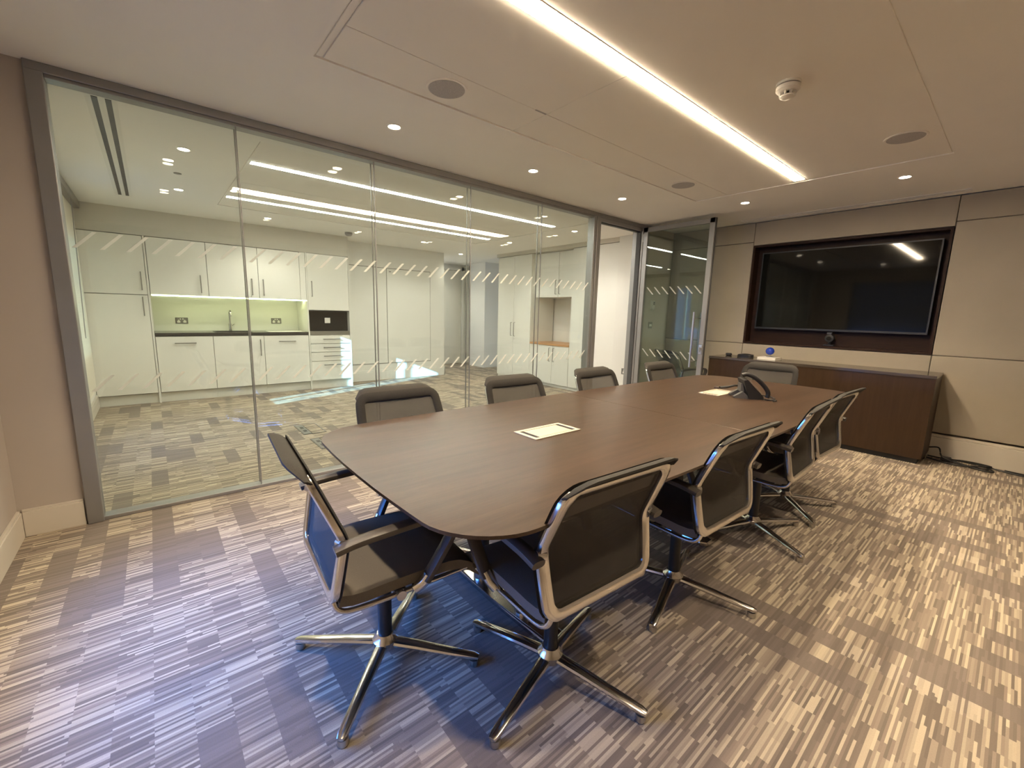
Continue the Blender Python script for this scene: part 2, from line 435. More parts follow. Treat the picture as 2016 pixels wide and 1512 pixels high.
# ---------------------------------------------------------------- glass partition
def rail(name, label, *a, **k): return struct(name, B(*a, **k), 'alu', label, 'rail')
b = bm_(); box(b, -0.385, 5.115, YG-0.025, YG+0.085, H-0.045, H, bev=0.003, seg=1); 
box(b, -0.315, 4.02, YG-0.012, YG+0.070, H-0.062, H-0.044, bev=0.002, seg=1)
struct('trim_1', b, 'alu', 'grey aluminium head rail along the top of the glass partition', 'rail')
b = bm_(); box(b, -0.33, 4.04, YG-0.012, YG+0.075, 0.0, 0.022, bev=0.002, seg=1)
struct('trim_2', b, 'alu', 'grey aluminium floor channel under the glass partition', 'rail')
struct('trim_3', B(-0.385, -0.315, YG-0.028, YG+0.088, 0, H-0.04, bev=0.004, seg=2), 'alu', 'grey aluminium end post at the left of the glass partition', 'post')
b = bm_(); box(b, 4.035, 4.075, YG-0.02, YG+0.08, 0, H-0.045, bev=0.003, seg=1); box(b, 4.082, 4.150, YG-0.025, YG+0.085, 0, H-0.045, bev=0.003, seg=1); box(b, 4.07, 4.09, YG-0.008, YG+0.07, 0, H-0.045)
struct('trim_4', b, 'alu', 'grey aluminium post left of the doorway in the glass partition', 'post')
b = bm_(); box(b, 5.005, 5.115, YG-0.028, YG+0.13, 0, H-0.045, bev=0.004, seg=1)
tr5 = struct('trim_5', b, 'alu', 'grey aluminium post on the hinge side of the doorway', 'post')
obj('gasket', B(4.992, 5.006, YG+0.0, YG+0.06, 0.0, H-0.075), 'alud', tr5)
b = bm_(); box(b, 4.15, 5.005, YG-0.02, YG+0.085, H-0.085, H-0.044, bev=0.003, seg=1)
t6 = struct('trim_6', b, 'alu', 'grey aluminium lintel over the open doorway', 'rail')
obj('gasket', B(4.152, 5.003, YG+0.01, YG+0.05, H-0.098, H-0.084), 'alud', t6)
edges = [-0.318, 0.512, 1.412, 2.315, 3.208, 4.038]
stripe_me = None
def stripes(parent, xs, z0, yface, sx=1):
    out = []
    for x in xs:
        b = bm_()
        w, hgt = 0.020, 0.092
        lean = 0.088*sx
        ov = [(x, z0), (x+w, z0), (x+w+lean, z0+hgt), (x+lean, z0+hgt)]
        lo = [b.verts.new((px, yface-0.0012, pz)) for px, pz in ov]; hi = [b.verts.new((px, yface-0.0002, pz)) for px, pz in ov]
        b.faces.new(lo); b.faces.new(hi[::-1])
        for k in range(4): b.faces.new((lo[k], lo[(k+1) % 4], hi[(k+1) % 4], hi[k]))
        out.append(obj('frosted_stripe', b, 'frost', parent))
    return out
ordn = ['leftmost', 'second', 'third', 'fourth', 'fifth']
for i in range(5):
    x0, x1 = edges[i]+0.0015, edges[i+1]-0.0015
    lab = ['double glazed pane next to the left end post', 'double glazed pane before the kitchen drawer column', 'double glazed pane in front of the flush white doors',
           'double glazed pane in front of the tall kitchen cupboards', 'narrow looking double glazed pane left of the doorway post'][i]
    w = tag(bpy.data.objects.new('window_%d' % (i+1), None), '%s bay of the glass partition, %s' % (ordn[i], lab), 'glazing', None, 'structure')
    COL.objects.link(w); w.location = (x0, YG, 0)
    obj('pane', B(x0, x1, YG-0.005, YG+0.005, 0.02, H-0.06), 'glass', w)
    obj('pane', B(x0, x1, YG+0.055, YG+0.065, 0.02, H-0.06), 'glass', w)
    xs_ = [x0 + 0.018 + k*0.1105 for k in range(8) if x0 + 0.018 + k*0.1105 + 0.108 < x1 + 0.02]
    stripes(w, xs_, 1.578, YG-0.0052); stripes(w, xs_, 0.778, YG-0.0052)
    if i:
        obj('joint_strip', B(edges[i]-0.003, edges[i]+0.003, YG-0.0052, YG+0.0052, 0.02, H-0.06), 'alu', w)
        obj('joint_strip', B(edges[i]-0.003, edges[i]+0.003, YG+0.0548, YG+0.0652, 0.02, H-0.06), 'alu', w)

# open glass door leaf, hinged at the right of the doorway and swung into the room
DX, DY0, DY1, DZ = 5.03, 2.43, 3.355, 2.425
dr = tag(bpy.data.objects.new('door_1', None), 'framed glass door standing open into the meeting room', 'door', None, 'structure')
COL.objects.link(dr); dr.location = (DX, DY1, 0)
b = bm_()
for (y0, y1, z0, z1) in ((DY0, DY0+0.058, 0.01, DZ), (DY1-0.06, DY1, 0.01, DZ), (DY0, DY1, DZ-0.055, DZ), (DY0, DY1, 0.01, 0.11)):
    box(b, DX-0.022, DX+0.022, y0, y1, z0, z1, bev=0.002, seg=1)
obj('door_frame', b, 'alu', dr)
obj('edge_seal', B(DX-0.008, DX+0.020, DY0-0.006, DY0-0.001, 0.01, DZ), 'alud', dr)
obj('pane', B(DX-0.014, DX-0.006, DY0+0.055, DY1-0.057, 0.10, DZ-0.05), 'glassd', dr)
obj('pane', B(DX+0.006, DX+0.014, DY0+0.055, DY1-0.057, 0.10, DZ-0.05), 'glassd', dr)
for z0 in (1.578, 0.778):
    for k in range(7):
        y = DY1 - 0.095 - k*0.107
        b = bm_(); ov = [(y, z0+0.092), (y-0.019, z0+0.092), (y-0.107, z0), (y-0.088, z0)]
        lo = [b.verts.new((DX-0.0155, py, pz)) for py, pz in ov]; hi = [b.verts.new((DX-0.0142, py, pz)) for py, pz in ov]
        b.faces.new(lo); b.faces.new(hi[::-1])
        for q in range(4): b.faces.new((lo[q], lo[(q+1) % 4], hi[(q+1) % 4], hi[q]))
        obj('frosted_stripe', b, 'frost', dr)
for sx in (-1, 1):
    b = bm_(); xo = DX + sx*0.085
    cyl(b, (xo, 2.545, 0), 0.0125, 0.70, 1.36, 14)
    for z in (0.775, 1.285): cyl(b, (0, 2.545, z), 0.009, min(xo, DX), max(xo, DX), 10, 'X')
    obj('pull_handle', b, 'steel', dr, True)
b = bm_(); box(b, DX-0.03, DX+0.03, DY0+0.008, DY0+0.05, 0.86, 0.98, bev=0.004, seg=1); cyl(b, (0, DY0+0.03, 0.93), 0.014, DX-0.045, DX-0.028, 14, 'X'); box(b, DX-0.06, DX-0.044, DY0+0.026, DY0+0.034, 0.89, 0.945)
obj('lock', b, 'steel', dr)
b = bm_()
for z in (0.18, 2.3): cyl(b, (DX-0.01, DY1+0.004, 0), 0.012, z-0.05, z+0.05, 10)
obj('hinge', b, 'steel', dr)

# ---------------------------------------------------------------- kitchen shell
b = bm_(); XK = -0.60
KW0, KW1, KZ0, KZ1 = 3.95, 7.12, 0.69, 2.07
box(b, XK-0.22, XK, YG+0.10, KW0, 0, HK); box(b, XK-0.22, XK, KW1, 9.6, 0, HK)
box(b, XK-0.22, XK, KW0, KW1, 0, KZ0); box(b, XK-0.22, XK, KW0, KW1, KZ1, HK)
struct('wall_kitchen_left', b, 'wallk', 'white kitchen wall with the blinds at the far left', 'wall')
b = bm_()
for a in ((KW0, KW0+0.05, KZ0, KZ1), (KW1-0.05, KW1, KZ0, KZ1), (KW0, KW1, KZ0, KZ0+0.03), (KW0, KW1, KZ1-0.02, KZ1), (5.775, 5.815, KZ0, KZ1)):
    box(b, XK-0.16, XK-0.10, *a)
w7 = struct('window_7', b, 'white', 'kitchen window behind pale roller blinds at the far left', 'window')
obj('pane', B(XK-0.135, XK-0.129, KW0+0.05, KW1-0.05, KZ0+0.03, KZ1-0.02), 'win', w7)
rb = thing('roller_blind', 'pale roller blind drawn over the kitchen window nearest the glass', 'blind', (XK+0.03, 4.7, 0.6))
obj('blind_cloth', B(XK+0.012, XK+0.016, 3.88, 5.585, 0.62, 2.36), 'blind', rb)
obj('cassette', B(XK+0.002, XK+0.075, 3.60, 5.60, 2.36, 2.445, bev=0.006, seg=1), 'socket', rb)
rb2 = thing('roller_blind', 'pale roller blind with a cord loop beside the tall kitchen cupboard', 'blind', (XK+0.03, 6.5, 0.6))
obj('blind_cloth', B(XK+0.012, XK+0.016, 6.03, 7.20, 0.24, 2.36), 'blind', rb2)
obj('cassette', B(XK+0.002, XK+0.075, 5.62, 7.22, 2.36, 2.445, bev=0.006, seg=1), 'socket', rb2)
b = bm_(); tube(b, [(XK+0.06, 6.62, 2.36), (XK+0.03, 6.62, 0.95), (XK+0.03, 6.64, 0.90), (XK+0.03, 6.66, 0.95), (XK+0.06, 6.66, 2.36)], 0.003, 6)
obj('cord', b, 'greyp', rb2)
skirting('baseboard_kitchen_left', 'white skirting board under the kitchen blinds', XK, XK+0.018, YG+0.12, 7.28, 0.17, 'x')
# back of the kitchen
struct('wall_back', B(XK-0.2, 2.60, 7.85, 8.0, 0, HK), 'splash', 'pale splashback wall behind the kitchen sink', 'wall')
struct('wall_bulkhead', B(XK, 2.553, 7.262, 7.85, 2.135, HK), 'wallk2', 'beige bulkhead above the kitchen cupboards', 'wall')
YB = 7.65
wb = struct('wall_back_right', B(2.553, 4.59, YB, 8.75, 0, HK), 'wallk', 'white wall with flush cupboard doors beside the kitchen units', 'wall')
for x0, x1 in ((2.60, 3.365), (3.375, 4.265)):
    p = obj('flush_door', B(x0, x1, YB-0.014, YB+0.002, 0.315, 2.045, bev=0.002, seg=1), 'kcup', wb)
b = bm_(); 
for x in (2.592, 3.370, 4.272): box(b, x-0.004, x+0.004, YB-0.003, YB+0.004, 0.305, 2.055)
box(b, 2.59, 4.276, YB-0.003, YB+0.004, 2.048, 2.056); box(b, 2.59, 4.276, YB-0.003, YB+0.004, 0.303, 0.311)
obj('door_gap', b, 'gap', wb)
obj('door_bumper', B(3.42, 3.455, YB-0.022, YB-0.012, 1.985, 2.0), 'socket', wb)
b = bm_(); box(b, 2.553, 4.605, YB-0.02, YB, 0, 0.165, bev=0.003, seg=1); box(b, 2.553, 4.598, YB-0.013, YB, 0.165, 0.19, bev=0.003, seg=1); box(b, 4.59, 4.608, YB-0.02, 8.75, 0, 0.17)
struct('baseboard_back', b, 'wallk', 'white skirting board below the flush cupboard doors', 'skirting')
struct('wall_corridor', B(4.4, 6.9, 9.25, 9.4, 0, HK), 'wallk', 'corridor end wall beyond the kitchen', 'wall')
d2 = struct('door_2', B(5.10, 6.02, 9.205, 9.235, 0.01, 2.30, bev=0.003, seg=1), 'kcarc', 'flush beige corridor door beyond the kitchen', 'door')
b = bm_(); box(b, 5.02, 5.09, 9.19, 9.25, 0, 2.38); box(b, 6.03, 6.10, 9.19, 9.25, 0, 2.38); box(b, 5.02, 6.10, 9.19, 9.25, 2.31, 2.38)
obj('architrave', b, 'wallk', d2)
b = bm_(); box(b, 6.02, 6.60, 8.20, 8.80, 0, HK)
pl = struct('wall_pillar', b, 'wallk', 'white square pillar at the far end of the kitchen', 'wall')
b = bm_(); box(b, 6.002, 6.02, 8.182, 8.80, 0, 0.17); box(b, 6.02, 6.60, 8.182, 8.20, 0, 0.17)
struct('baseboard_pillar', b, 'wallk', 'white skirting board round the pillar', 'skirting')
struct('wall_kitchen_far_right', B(6.50, 6.65, 6.9, 9.4, 0, HK), 'wallk', 'white wall beside the pillar at the end of the kitchen', 'wall')
XC = 5.45
struct('wall_kitchen_right', B(XC-0.05, XC+0.1, YG+0.13, 4.02, 0, HK), 'wallk', 'bright white wall seen through the open doorway', 'wall')
struct('trim_7', B(XC-0.02, XC+0.5, 3.80, 7.0, 2.385, HK), 'wallk2', 'recessed strip above the tall white cupboards', 'trim')

# ---------------------------------------------------------------- kitchen units
def handle_v(x, y, z0, z1, parent, m='hand'):
    b = bm_(); box(b, x-0.006, x+0.006, y-0.034, y-0.024, z0, z1, bev=0.002, seg=1)
    for z in (z0+0.008, z1-0.008): box(b, x-0.005, x+0.005, y-0.026, y, z-0.005, z+0.005)
    return obj('handle', b, m, parent)
def handle_h(x0, x1, y, z, parent, m='hand'):
    b = bm_(); box(b, x0, x1, y-0.034, y-0.024, z-0.006, z+0.006, bev=0.002, seg=1)
    for x in (x0+0.012, x1-0.012): box(b, x-0.005, x+0.005, y-0.026, y, z-0.005, z+0.005)
    return obj('handle', b, m, parent)
YK = 7.24; TD = 0.02
def door(x0, x1, z0, z1, parent, y=YK, name='door'):
    return obj(name, B(x0+0.0028, x1-0.0028, y, y+TD, z0+0.0028, z1-0.0028, bev=0.0015, seg=1), 'kdoor', parent)
def carcass(x0, x1, z0, z1, parent, y0=YK+TD+0.002, y1=7.845):
    return obj('carcass', B(x0+0.0005, x1-0.0005, y0, y1, z0, z1), 'kgap', parent)
def plinth(x0, x1, parent): return obj('plinth', B(x0, x1, YK+0.045, YK+0.062, 0, 0.128), 'kcarc', parent)
t = thing('tall_cabinet', 'tall cream two-door cupboard at the left end of the kitchen', 'cabinet', (-0.29, 7.5, 0))
carcass(-0.598, 0.018, 0.13, 2.13, t); plinth(-0.598, 0.02, t)
d = door(-0.595, -0.005, 1.405, 2.128, t); handle_v(-0.055, YK, 1.46, 1.69, d)
d = door(-0.595, -0.005, 0.135, 1.403, t); handle_v(-0.06, YK, 1.14, 1.38, d)
obj('end_panel', B(-0.003, 0.017, YK-0.004, 7.845, 0.0, 2.131), 'kdoor', t)
for (x0, x1, lab, kind) in ((0.02, 0.64, 'cream base unit with a bar handle next to the tall cupboard', 'h'), (0.64, 1.262, 'cream base unit under the sink with an upright handle', 'v'), (1.262, 1.885, 'cream base unit with a bar handle beside the drawers', 'h')):
    t = thing('base_cabinet', lab, 'cabinet', ((x0+x1)/2, 7.5, 0), 'kitchen base units')
    carcass(x0, x1, 0.13, 0.884, t); plinth(x0+0.0005, x1-0.0005, t); d = door(x0, x1, 0.135, 0.874, t)
    if kind == 'h': handle_h((x0+x1)/2-0.118, (x0+x1)/2+0.118, YK, 0.785, d)
    else: handle_v(x1-0.05, YK, 0.578, 0.82, d)
for (x0, x1, hx, lab) in ((0.02, 0.637, 0.555, 'cream wall cupboard next to the tall kitchen cupboard'), (0.637, 1.243, 1.155, 'middle cream wall cupboard above the tap'), (1.243, 1.80, 1.30, 'cream wall cupboard nearest the built-in oven niche')):
    t = thing('wall_cabinet', lab, 'cabinet', ((x0+x1)/2, 7.5, 1.42), 'kitchen wall cupboards')
    carcass(x0, x1, 1.42, 2.13, t); d = door(x0, x1, 1.415, 2.128, t); handle_v(hx, YK, 1.455, 1.69, d)
    if x1 == 1.80: obj('filler_panel', B(1.803, 1.883, YK+0.004, YK+0.024, 1.415, 2.13), 'kdoor', t)
t = thing('drawer_column', 'tall cream unit with black niche and four drawers', 'cabinet', (2.21, 7.5, 0))
obj('side_panel', B(1.886, 1.904, YK-0.004, 7.845, 0, 2.131), 'kdoor', t); obj('side_panel', B(2.533, 2.551, YK-0.004, 7.845, 0, 2.131), 'kdoor', t)
obj('carcass', B(1.905, 2.532, YK+0.03, 7.645, 0.13, 0.875), 'kcarc', t); obj('carcass', B(1.905, 2.532, YK+TD+0.001, 7.845, 1.262, 2.13), 'kcarc', t)
plinth(1.905, 2.532, t)
d = door(1.905, 2.532, 1.264, 2.128, t); handle_v(1.962, YK, 1.47, 1.71, d)
for z0, z1 in ((0.735, 0.868), (0.597, 0.733), (0.452, 0.595), (0.14, 0.45)):
    d = door(1.905, 2.532, z0, z1, t, name='drawer'); handle_h(2.095, 2.36, YK, z1-0.062, d)
obj('niche_panel', B(1.905, 2.532, YK+0.10, YK+0.12, 0.93, 1.262), 'blackg', t)
obj('niche_frame', B(1.905, 2.532, YK+0.008, YK+0.10, 1.250, 1.262), 'black', t)
obj('vent_strip', B(1.905, 2.532, YK+0.006, YK+0.11, 0.876, 0.932, bev=0.003, seg=1), 'steel', t)
p = obj('isolator_plate', B(2.165, 2.25, YK+0.092, YK+0.099, 1.06, 1.145), 'white', t)
b = bm_(); box(b, 0.02, 0.68, YK-0.012, 7.848, 0.886, 0.922, bev=0.002, seg=1); box(b, 1.14, 1.884, YK-0.012, 7.848, 0.886, 0.922, bev=0.002, seg=1)
box(b, 0.68, 1.14, YK-0.012, YK+0.085, 0.886, 0.922); box(b, 0.68, 1.14, 7.70, 7.848, 0.886, 0.922)
tag(obj('worktop', b, 'worktop', None, loc=(0.95, 7.5, 0.886)), 'dark polished worktop on the kitchen base units', 'worktop')
b = bm_(); box(b, 0.682, 1.138, YK+0.087, 7.698, 0.888, 0.894)
for a in ((0.682, 0.70, YK+0.087, 7.698), (1.12, 1.138, YK+0.087, 7.698), (0.70, 1.12, YK+0.087, YK+0.105), (0.70, 1.12, 7.68, 7.698)): box(b, *a, 0.894, 0.925)
tag(obj('sink', b, 'black', None, loc=(0.91, 7.5, 0.888)), 'black inset sink in the dark worktop', 'sink')
t = thing('tap', 'tall chrome swan-neck tap behind the sink', 'tap', (0.915, 7.76, 0.922))
b = bm_(); cyl(b, (0.915, 7.76, 0), 0.022, 0.922, 1.03, 16); tube(b, [(0.915, 7.76, 1.03), (0.915, 7.76, 1.16), (0.915, 7.74, 1.215), (0.915, 7.69, 1.225), (0.915, 7.64, 1.205), (0.915, 7.625, 1.14)], 0.0125, 10, (1, 0, 0), 4)
obj('spout', b, 'chrome', t, True)
b = bm_(); tube(b, [(0.937, 7.76, 1.0), (0.965, 7.76, 1.025)], 0.006, 8); obj('lever', b, 'chrome', t, True)
tag(obj('paper_sheet', B(1.36, 1.86, 7.32, 7.62, 0.9225, 0.9245), 'paper', None, loc=(1.6, 7.5, 0.9225)), 'white sheet lying at the right end of the kitchen worktop', 'paper')
tag(obj('light_strip', B(0.03, 1.875, 7.42, 7.45, 1.403, 1.417), 'ucl', None, loc=(0.95, 7.43, 1.403)), 'glowing yellow-green light strip under the wall cupboards', 'lamp')

def socket_plate(cx, y, cz, w, h, label, gangs, face='y', mat='socket'):
    """electrical plate on a wall; face 'y' looks to -y, 'x' looks to -x"""
    def bx(b, u0, u1, d0, d1, z0, z1, bev=0):
        if face == 'y': box(b, cx+u0, cx+u1, y-d1, y-d0, cz+z0, cz+z1, bev=bev, seg=1)
        else: box(b, y-d1, y-d0, cx-u1, cx-u0, cz+z0, cz+z1, bev=bev, seg=1)
    t = thing('socket_plate' if gangs else 'wall_plate', label, 'socket', (cx, y, cz) if face == 'y' else (y, cx, cz))
    b = bm_(); bx(b, -w/2, w/2, 0.0003, 0.008, -h/2, h/2, 0.0015); obj('plate', b, mat, t)
    for i in range(gangs):
        u = (i-(gangs-1)/2)*w/ max(gangs, 1)*0.95
        b = bm_(); bx(b, u-0.018, u+0.018, 0.0083, 0.0098, -0.030, -0.002); bx(b, u-0.006, u+0.006, 0.0083, 0.0098, -0.002, 0.012)
        obj('socket_face', b, 'white', t)
        b = bm_(); us = u*0.42; bx(b, us-0.007, us+0.007, 0.0083, 0.0085, 0.012, 0.032); obj('rocker', b, 'white', t)
    return t
socket_plate(0.338, 7.85, 1.068, 0.147, 0.088, 'grey double socket on the splashback left of the tap', 2)
socket_plate(1.56, 7.85, 1.075, 0.147, 0.088, 'grey double socket on the splashback right of the tap', 2)

# ---------------------------------------------------------------- right-hand cupboards of the kitchen (fronts face -x)
def cdoor(y0, y1, z0, z1, parent, x=XC, name='door'):
    return obj(name, B(x, x+0.02, y0+0.002, y1-0.002, z0, z1, bev=0.0015, seg=1), 'kcup', parent)
def dhandle(y, z0, z1, parent, x=XC):
    b = bm_(); tube(b, [(x+0.004, y, z0), (x-0.032, y, z0), (x-0.032, y, z1), (x+0.004, y, z1)], 0.0065, 8, (0, 1, 0)); return obj('handle', b, 'hand', parent)
def lock(y, z, parent, x=XC):
    b = bm_(); cyl(b, (0, y, z), 0.009, x-0.006, x+0.002, 12, 'X'); return obj('lock', b, 'steel', parent)
t = thing('tall_cupboard', 'tall white double-door cupboard left of the oak counter', 'cabinet', (5.75, 6.46, 0))
obj('carcass', B(XC+0.022, 6.05, 5.972, 6.965, 0.05, 2.38), 'kcup', t); obj('plinth', B(XC+0.03, XC+0.05, 5.972, 6.965, 0, 0.05), 'kcup', t)
d = cdoor(6.468, 6.962, 0.055, 2.378, t); dhandle(6.515, 0.86, 1.12, d); 
d = cdoor(5.974, 6.466, 0.055, 2.378, t); dhandle(6.42, 0.86, 1.12, d); lock(6.43, 0.80, d)
t = thing('counter_cupboard', 'low white double-door cupboard under the oak counter', 'cabinet', (5.75, 5.47, 0))
obj('carcass', B(XC+0.022, 6.05, 4.975, 5.970, 0.05, 0.74), 'kcup', t); obj('plinth', B(XC+0.03, XC+0.05, 4.975, 5.97, 0, 0.05), 'kcup', t)
obj('filler_panel', B(XC+0.001, XC+0.02, 5.76, 5.968, 0.055, 0.738), 'kcup', t)
d = cdoor(5.375, 5.758, 0.055, 0.738, t); dhandle(5.43, 0.46, 0.70, d)
d = cdoor(4.978, 5.373, 0.055, 0.738, t); dhandle(5.325, 0.46, 0.70, d); lock(5.34, 0.39, d)
tag(obj('counter', B(XC-0.006, 6.05, 4.975, 5.970, 0.742, 0.776, bev=0.002, seg=1), 'oak', None, loc=(5.75, 5.47, 0.742)), 'oak counter in the recess between the tall white cupboards', 'worktop')
t = thing('wall_cupboard', 'white double-door cupboard hung above the oak counter', 'cabinet', (5.85, 5.4, 1.60))
obj('carcass', B(XC+0.12, 6.05, 4.975, 5.970, 1.60, 2.38), 'kcup', t)
d = cdoor(5.38, 5.86, 1.598, 2.378, t, XC+0.098); dhandle(5.425, 1.65, 1.89, d, XC+0.098)
d = cdoor(4.978, 5.378, 1.598, 2.378, t, XC+0.098); dhandle(5.335, 1.65, 1.89, d, XC+0.098)
struct('wall_recess', B(6.08, 6.18, 3.8, 7.0, 0, HK), 'wallk', 'cream back wall of the counter recess', 'wall')
t = thing('tall_cupboard', 'tall white cupboard right of the oak counter, edge-on handles beside the doorway post', 'cabinet', (5.75, 4.5, 0))
obj('carcass', B(XC+0.022, 6.05, 4.025, 4.973, 0.05, 2.38), 'kcup', t); obj('plinth', B(XC+0.03, XC+0.05, 4.025, 4.973, 0, 0.05), 'kcup', t)
d = cdoor(4.50, 4.971, 0.055, 2.378, t); dhandle(4.545, 0.86, 1.12, d); d = cdoor(4.027, 4.498, 0.055, 2.378, t); dhandle(4.455, 0.86, 1.12, d); lock(4.46, 0.80, d)
socket_plate(5.17, 6.08, 1.005, 0.147, 0.09, 'grey double socket above the oak counter', 2, 'x')
socket_plate(3.79, XC-0.05, 0.47, 0.09, 0.09, 'single socket low on the white wall beyond the doorway', 1, 'x')

# floor boxes in the kitchen carpet
def floor_box(cx, cy, w, l, label):
    t = thing('floor_box', label, 'floor box', (cx, cy, 0), 'kitchen floor boxes')
    b = bm_()
    for a in ((cx-w/2, cx+w/2, cy-l/2, cy-l/2+0.008), (cx-w/2, cx+w/2, cy+l/2-0.008, cy+l/2), (cx-w/2, cx-w/2+0.008, cy-l/2, cy+l/2), (cx+w/2-0.008, cx+w/2, cy-l/2, cy+l/2)): box(b, *a, 0.0005, 0.006)
    obj('frame', b, 'socket', t)
    obj('lid', B(cx-w/2+0.085, cx+w/2-0.01, cy-l/2+0.01, cy+l/2-0.01, 0.0005, 0.0045), 'carpet', t)
    obj('flap', B(cx-w/2+0.01, cx-w/2+0.08, cy-l/2+0.01, cy+l/2-0.01, 0.0005, 0.006), 'socket', t)
    for q in (-0.07, 0.07): obj('cable_slot', B(cx-w/2+0.03, cx-w/2+0.062, cy+q-0.03, cy+q+0.03, 0.006, 0.0078), 'black', t)
floor_box(1.215, 4.81, 0.22, 0.42, 'steel-framed floor box in the kitchen carpet, the one further from the glass')
floor_box(1.22, 4.215, 0.22, 0.38, 'steel-framed floor box in the kitchen carpet, nearer the glass')

# ---------------------------------------------------------------- ceiling fittings
def linear(x0, x1, y0, y1, z, mat, label):
    t = thing('linear_light', label, 'lamp', ((x0+x1)/2, (y0+y1)/2, z))
    b = bm_(); box(b, x0, x1, y0, y0+0.004, z, z+0.010); box(b, x0, x1, y1-0.004, y1, z, z+0.010); box(b, x0, x0+0.004, y0, y1, z, z+0.010); box(b, x1-0.004, x1, y0, y1, z, z+0.010)
    obj('housing', b, 'white', t)
    obj('diffuser', B(x0+0.005, x1-0.005, y0+0.005, y1-0.005, z-0.0025, z+0.009), mat, t)
linear(xs+0.002, 4.350, LY0, LY1, H+0.002, 'led', 'long glowing linear ceiling light above the conference table')
linear(0.73, 4.26, 4.224, 4.300, HK+0.002, 'ledk', 'long linear ceiling light in the kitchen, nearer the glass')
linear(0.73, 4.26, 5.674, 5.750, HK+0.002, 'ledk', 'long linear ceiling light in the kitchen, nearer the units')
def downlight(x, y, z, label, power, group, col=(1.0, 0.80, 0.56), ang=92, src=None):
    t = thing('downlight', label, 'lamp', (x, y, z), group)
    if src:
        for ch in src.children:
            c_ = ch.copy(); c_.parent = t; COL.objects.link(c_)
        return t
    b = bm_(); lathe(b, [(0.047, z), (0.047, z-0.003), (0.043, z-0.006), (0.037, z-0.004), (0.037, z)], (x, y, 0), 24)
    obj('bezel', b, 'white', t, True)
    b = bm_(); cyl(b, (x, y, 0), 0.036, z-0.0045, z-0.001, 24); obj('lens', b, 'spot', t)
    light('bulb', 'SPOT', (x, y, z-0.012), power, col, t, (0, 0, -1), spot_size=math.radians(ang), spot_blend=0.65, shadow_soft_size=0.035)
    return t
src = None
for x, y, lab in ((1.324, 2.829, 'round ceiling downlight nearest the left, above the glass partition'), (2.559, 2.828, 'middle round ceiling downlight of the row above the glass partition'),
                  (3.785, 2.82, 'round ceiling downlight above the partition, close to the doorway'), (4.779, 2.026, 'round ceiling downlight before the screen wall, left of the light strip'),
                  (4.829, 0.804, 'round ceiling downlight before the screen wall, right of the light strip'),
                  (0.22, 2.03, 'round ceiling downlight over the near end of the table, window side'), (0.22, 0.80, 'round ceiling downlight over the near right corner of the table'),
                  (1.324, 0.02, 'round ceiling downlight over the right side of the table'), (2.559, 0.02, 'round ceiling downlight over the right side aisle'), (3.785, 0.02, 'round ceiling downlight over the right side near the screen wall')):
    r = downlight(x, y, H, lab, DOWN, 'meeting room downlights', src=src); src = src or r
src = None
for x, y, lab in ((0.297, 4.275, 'kitchen downlight at the left, nearer the glass'), (0.327, 5.74, 'kitchen downlight at the left, nearer the tall cupboard'), (1.293, 6.62, 'kitchen downlight above the wall cupboards'),
                  (3.65, 6.75, 'kitchen downlight before the flush doors'), (4.891, 7.503, 'kitchen downlight towards the corridor'), (4.663, 5.684, 'kitchen downlight before the tall white cupboard'), (4.655, 4.243, 'kitchen downlight nearest the doorway')):
    r = downlight(x, y, HK, lab, DOWN_K, 'kitchen downlights', (1.0, 0.94, 0.82), 130, src=src); src = src or r
downlight(4.86, 8.55, HK, 'unseen fill downlight added behind the flush-door wall to brighten the corridor', 40.0, 'kitchen downlights', (1.0, 0.92, 0.78), 150)  # extra lamp added out of view to warm the dim corridor and pillar
def speaker(x, y, label):
    t = thing('ceiling_speaker', label, 'speaker', (x, y, H+0.004), 'ceiling speakers'); z = H+0.004
    b = bm_(); lathe(b, [(0.112, z), (0.112, z-0.004), (0.102, z-0.006), (0.098, z-0.004), (0.098, z)], (x, y, 0), 32); obj('rim', b, 'panel', t, True)
    b = bm_(); lathe(b, [(0.0975, z-0.0005), (0.0975, z-0.005), (0.05, z-0.007), (0.001, z-0.008)], (x, y, 0), 32); obj('grille', b, 'grille', t, True)
speaker(1.332, 2.19, 'round grey ceiling speaker nearest the left edge of the panel field')
speaker(3.799, 2.17, 'round grey ceiling speaker left of the light strip end')
speaker(3.85, 0.67, 'round grey ceiling speaker right of the smoke detector')
t = thing('smoke_detector', 'white smoke detector on the ceiling right of the light strip', 'detector', (2.585, 0.945, H+0.004)); z = H+0.004; c = (2.585, 0.945, 0)
b = bm_(); lathe(b, [(0.055, z), (0.055, z-0.012)], c, 32); obj('base', b, 'white', t, True)
b = bm_(); lathe(b, [(0.05, z-0.012), (0.05, z-0.017)], c, 32); obj('band', b, 'socket', t, True)
b = bm_(); lathe(b, [(0.054, z-0.017), (0.054, z-0.034), (0.046, z-0.042), (0.036, z-0.044)], c, 32); obj('body', b, 'white', t, True)
for k in range(8):
    a = k*PI/4; b = bm_(); box(b, -0.004, 0.004, 0.024, 0.038, z-0.062, z-0.043)
    bmesh.ops.rotate(b, verts=b.verts, cent=(0, 0, 0), matrix=Matrix.Rotation(a, 3, 'Z')); bmesh.ops.translate(b, verts=b.verts, vec=c); obj('fin', b, 'white', t)
b = bm_(); lathe(b, [(0.034, z-0.06), (0.034, z-0.066), (0.024, z-0.072)], c, 24); obj('cap', b, 'white', t, True)
b = bm_(); lathe(b, [(0.022, z-0.044), (0.022, z-0.06)], c, 16); obj('chamber', b, 'black', t, True)
t = thing('slot_diffuser', 'long white air slot in the ceiling along the screen wall', 'vent', (5.66, 1.42, H))
b = bm_(); 
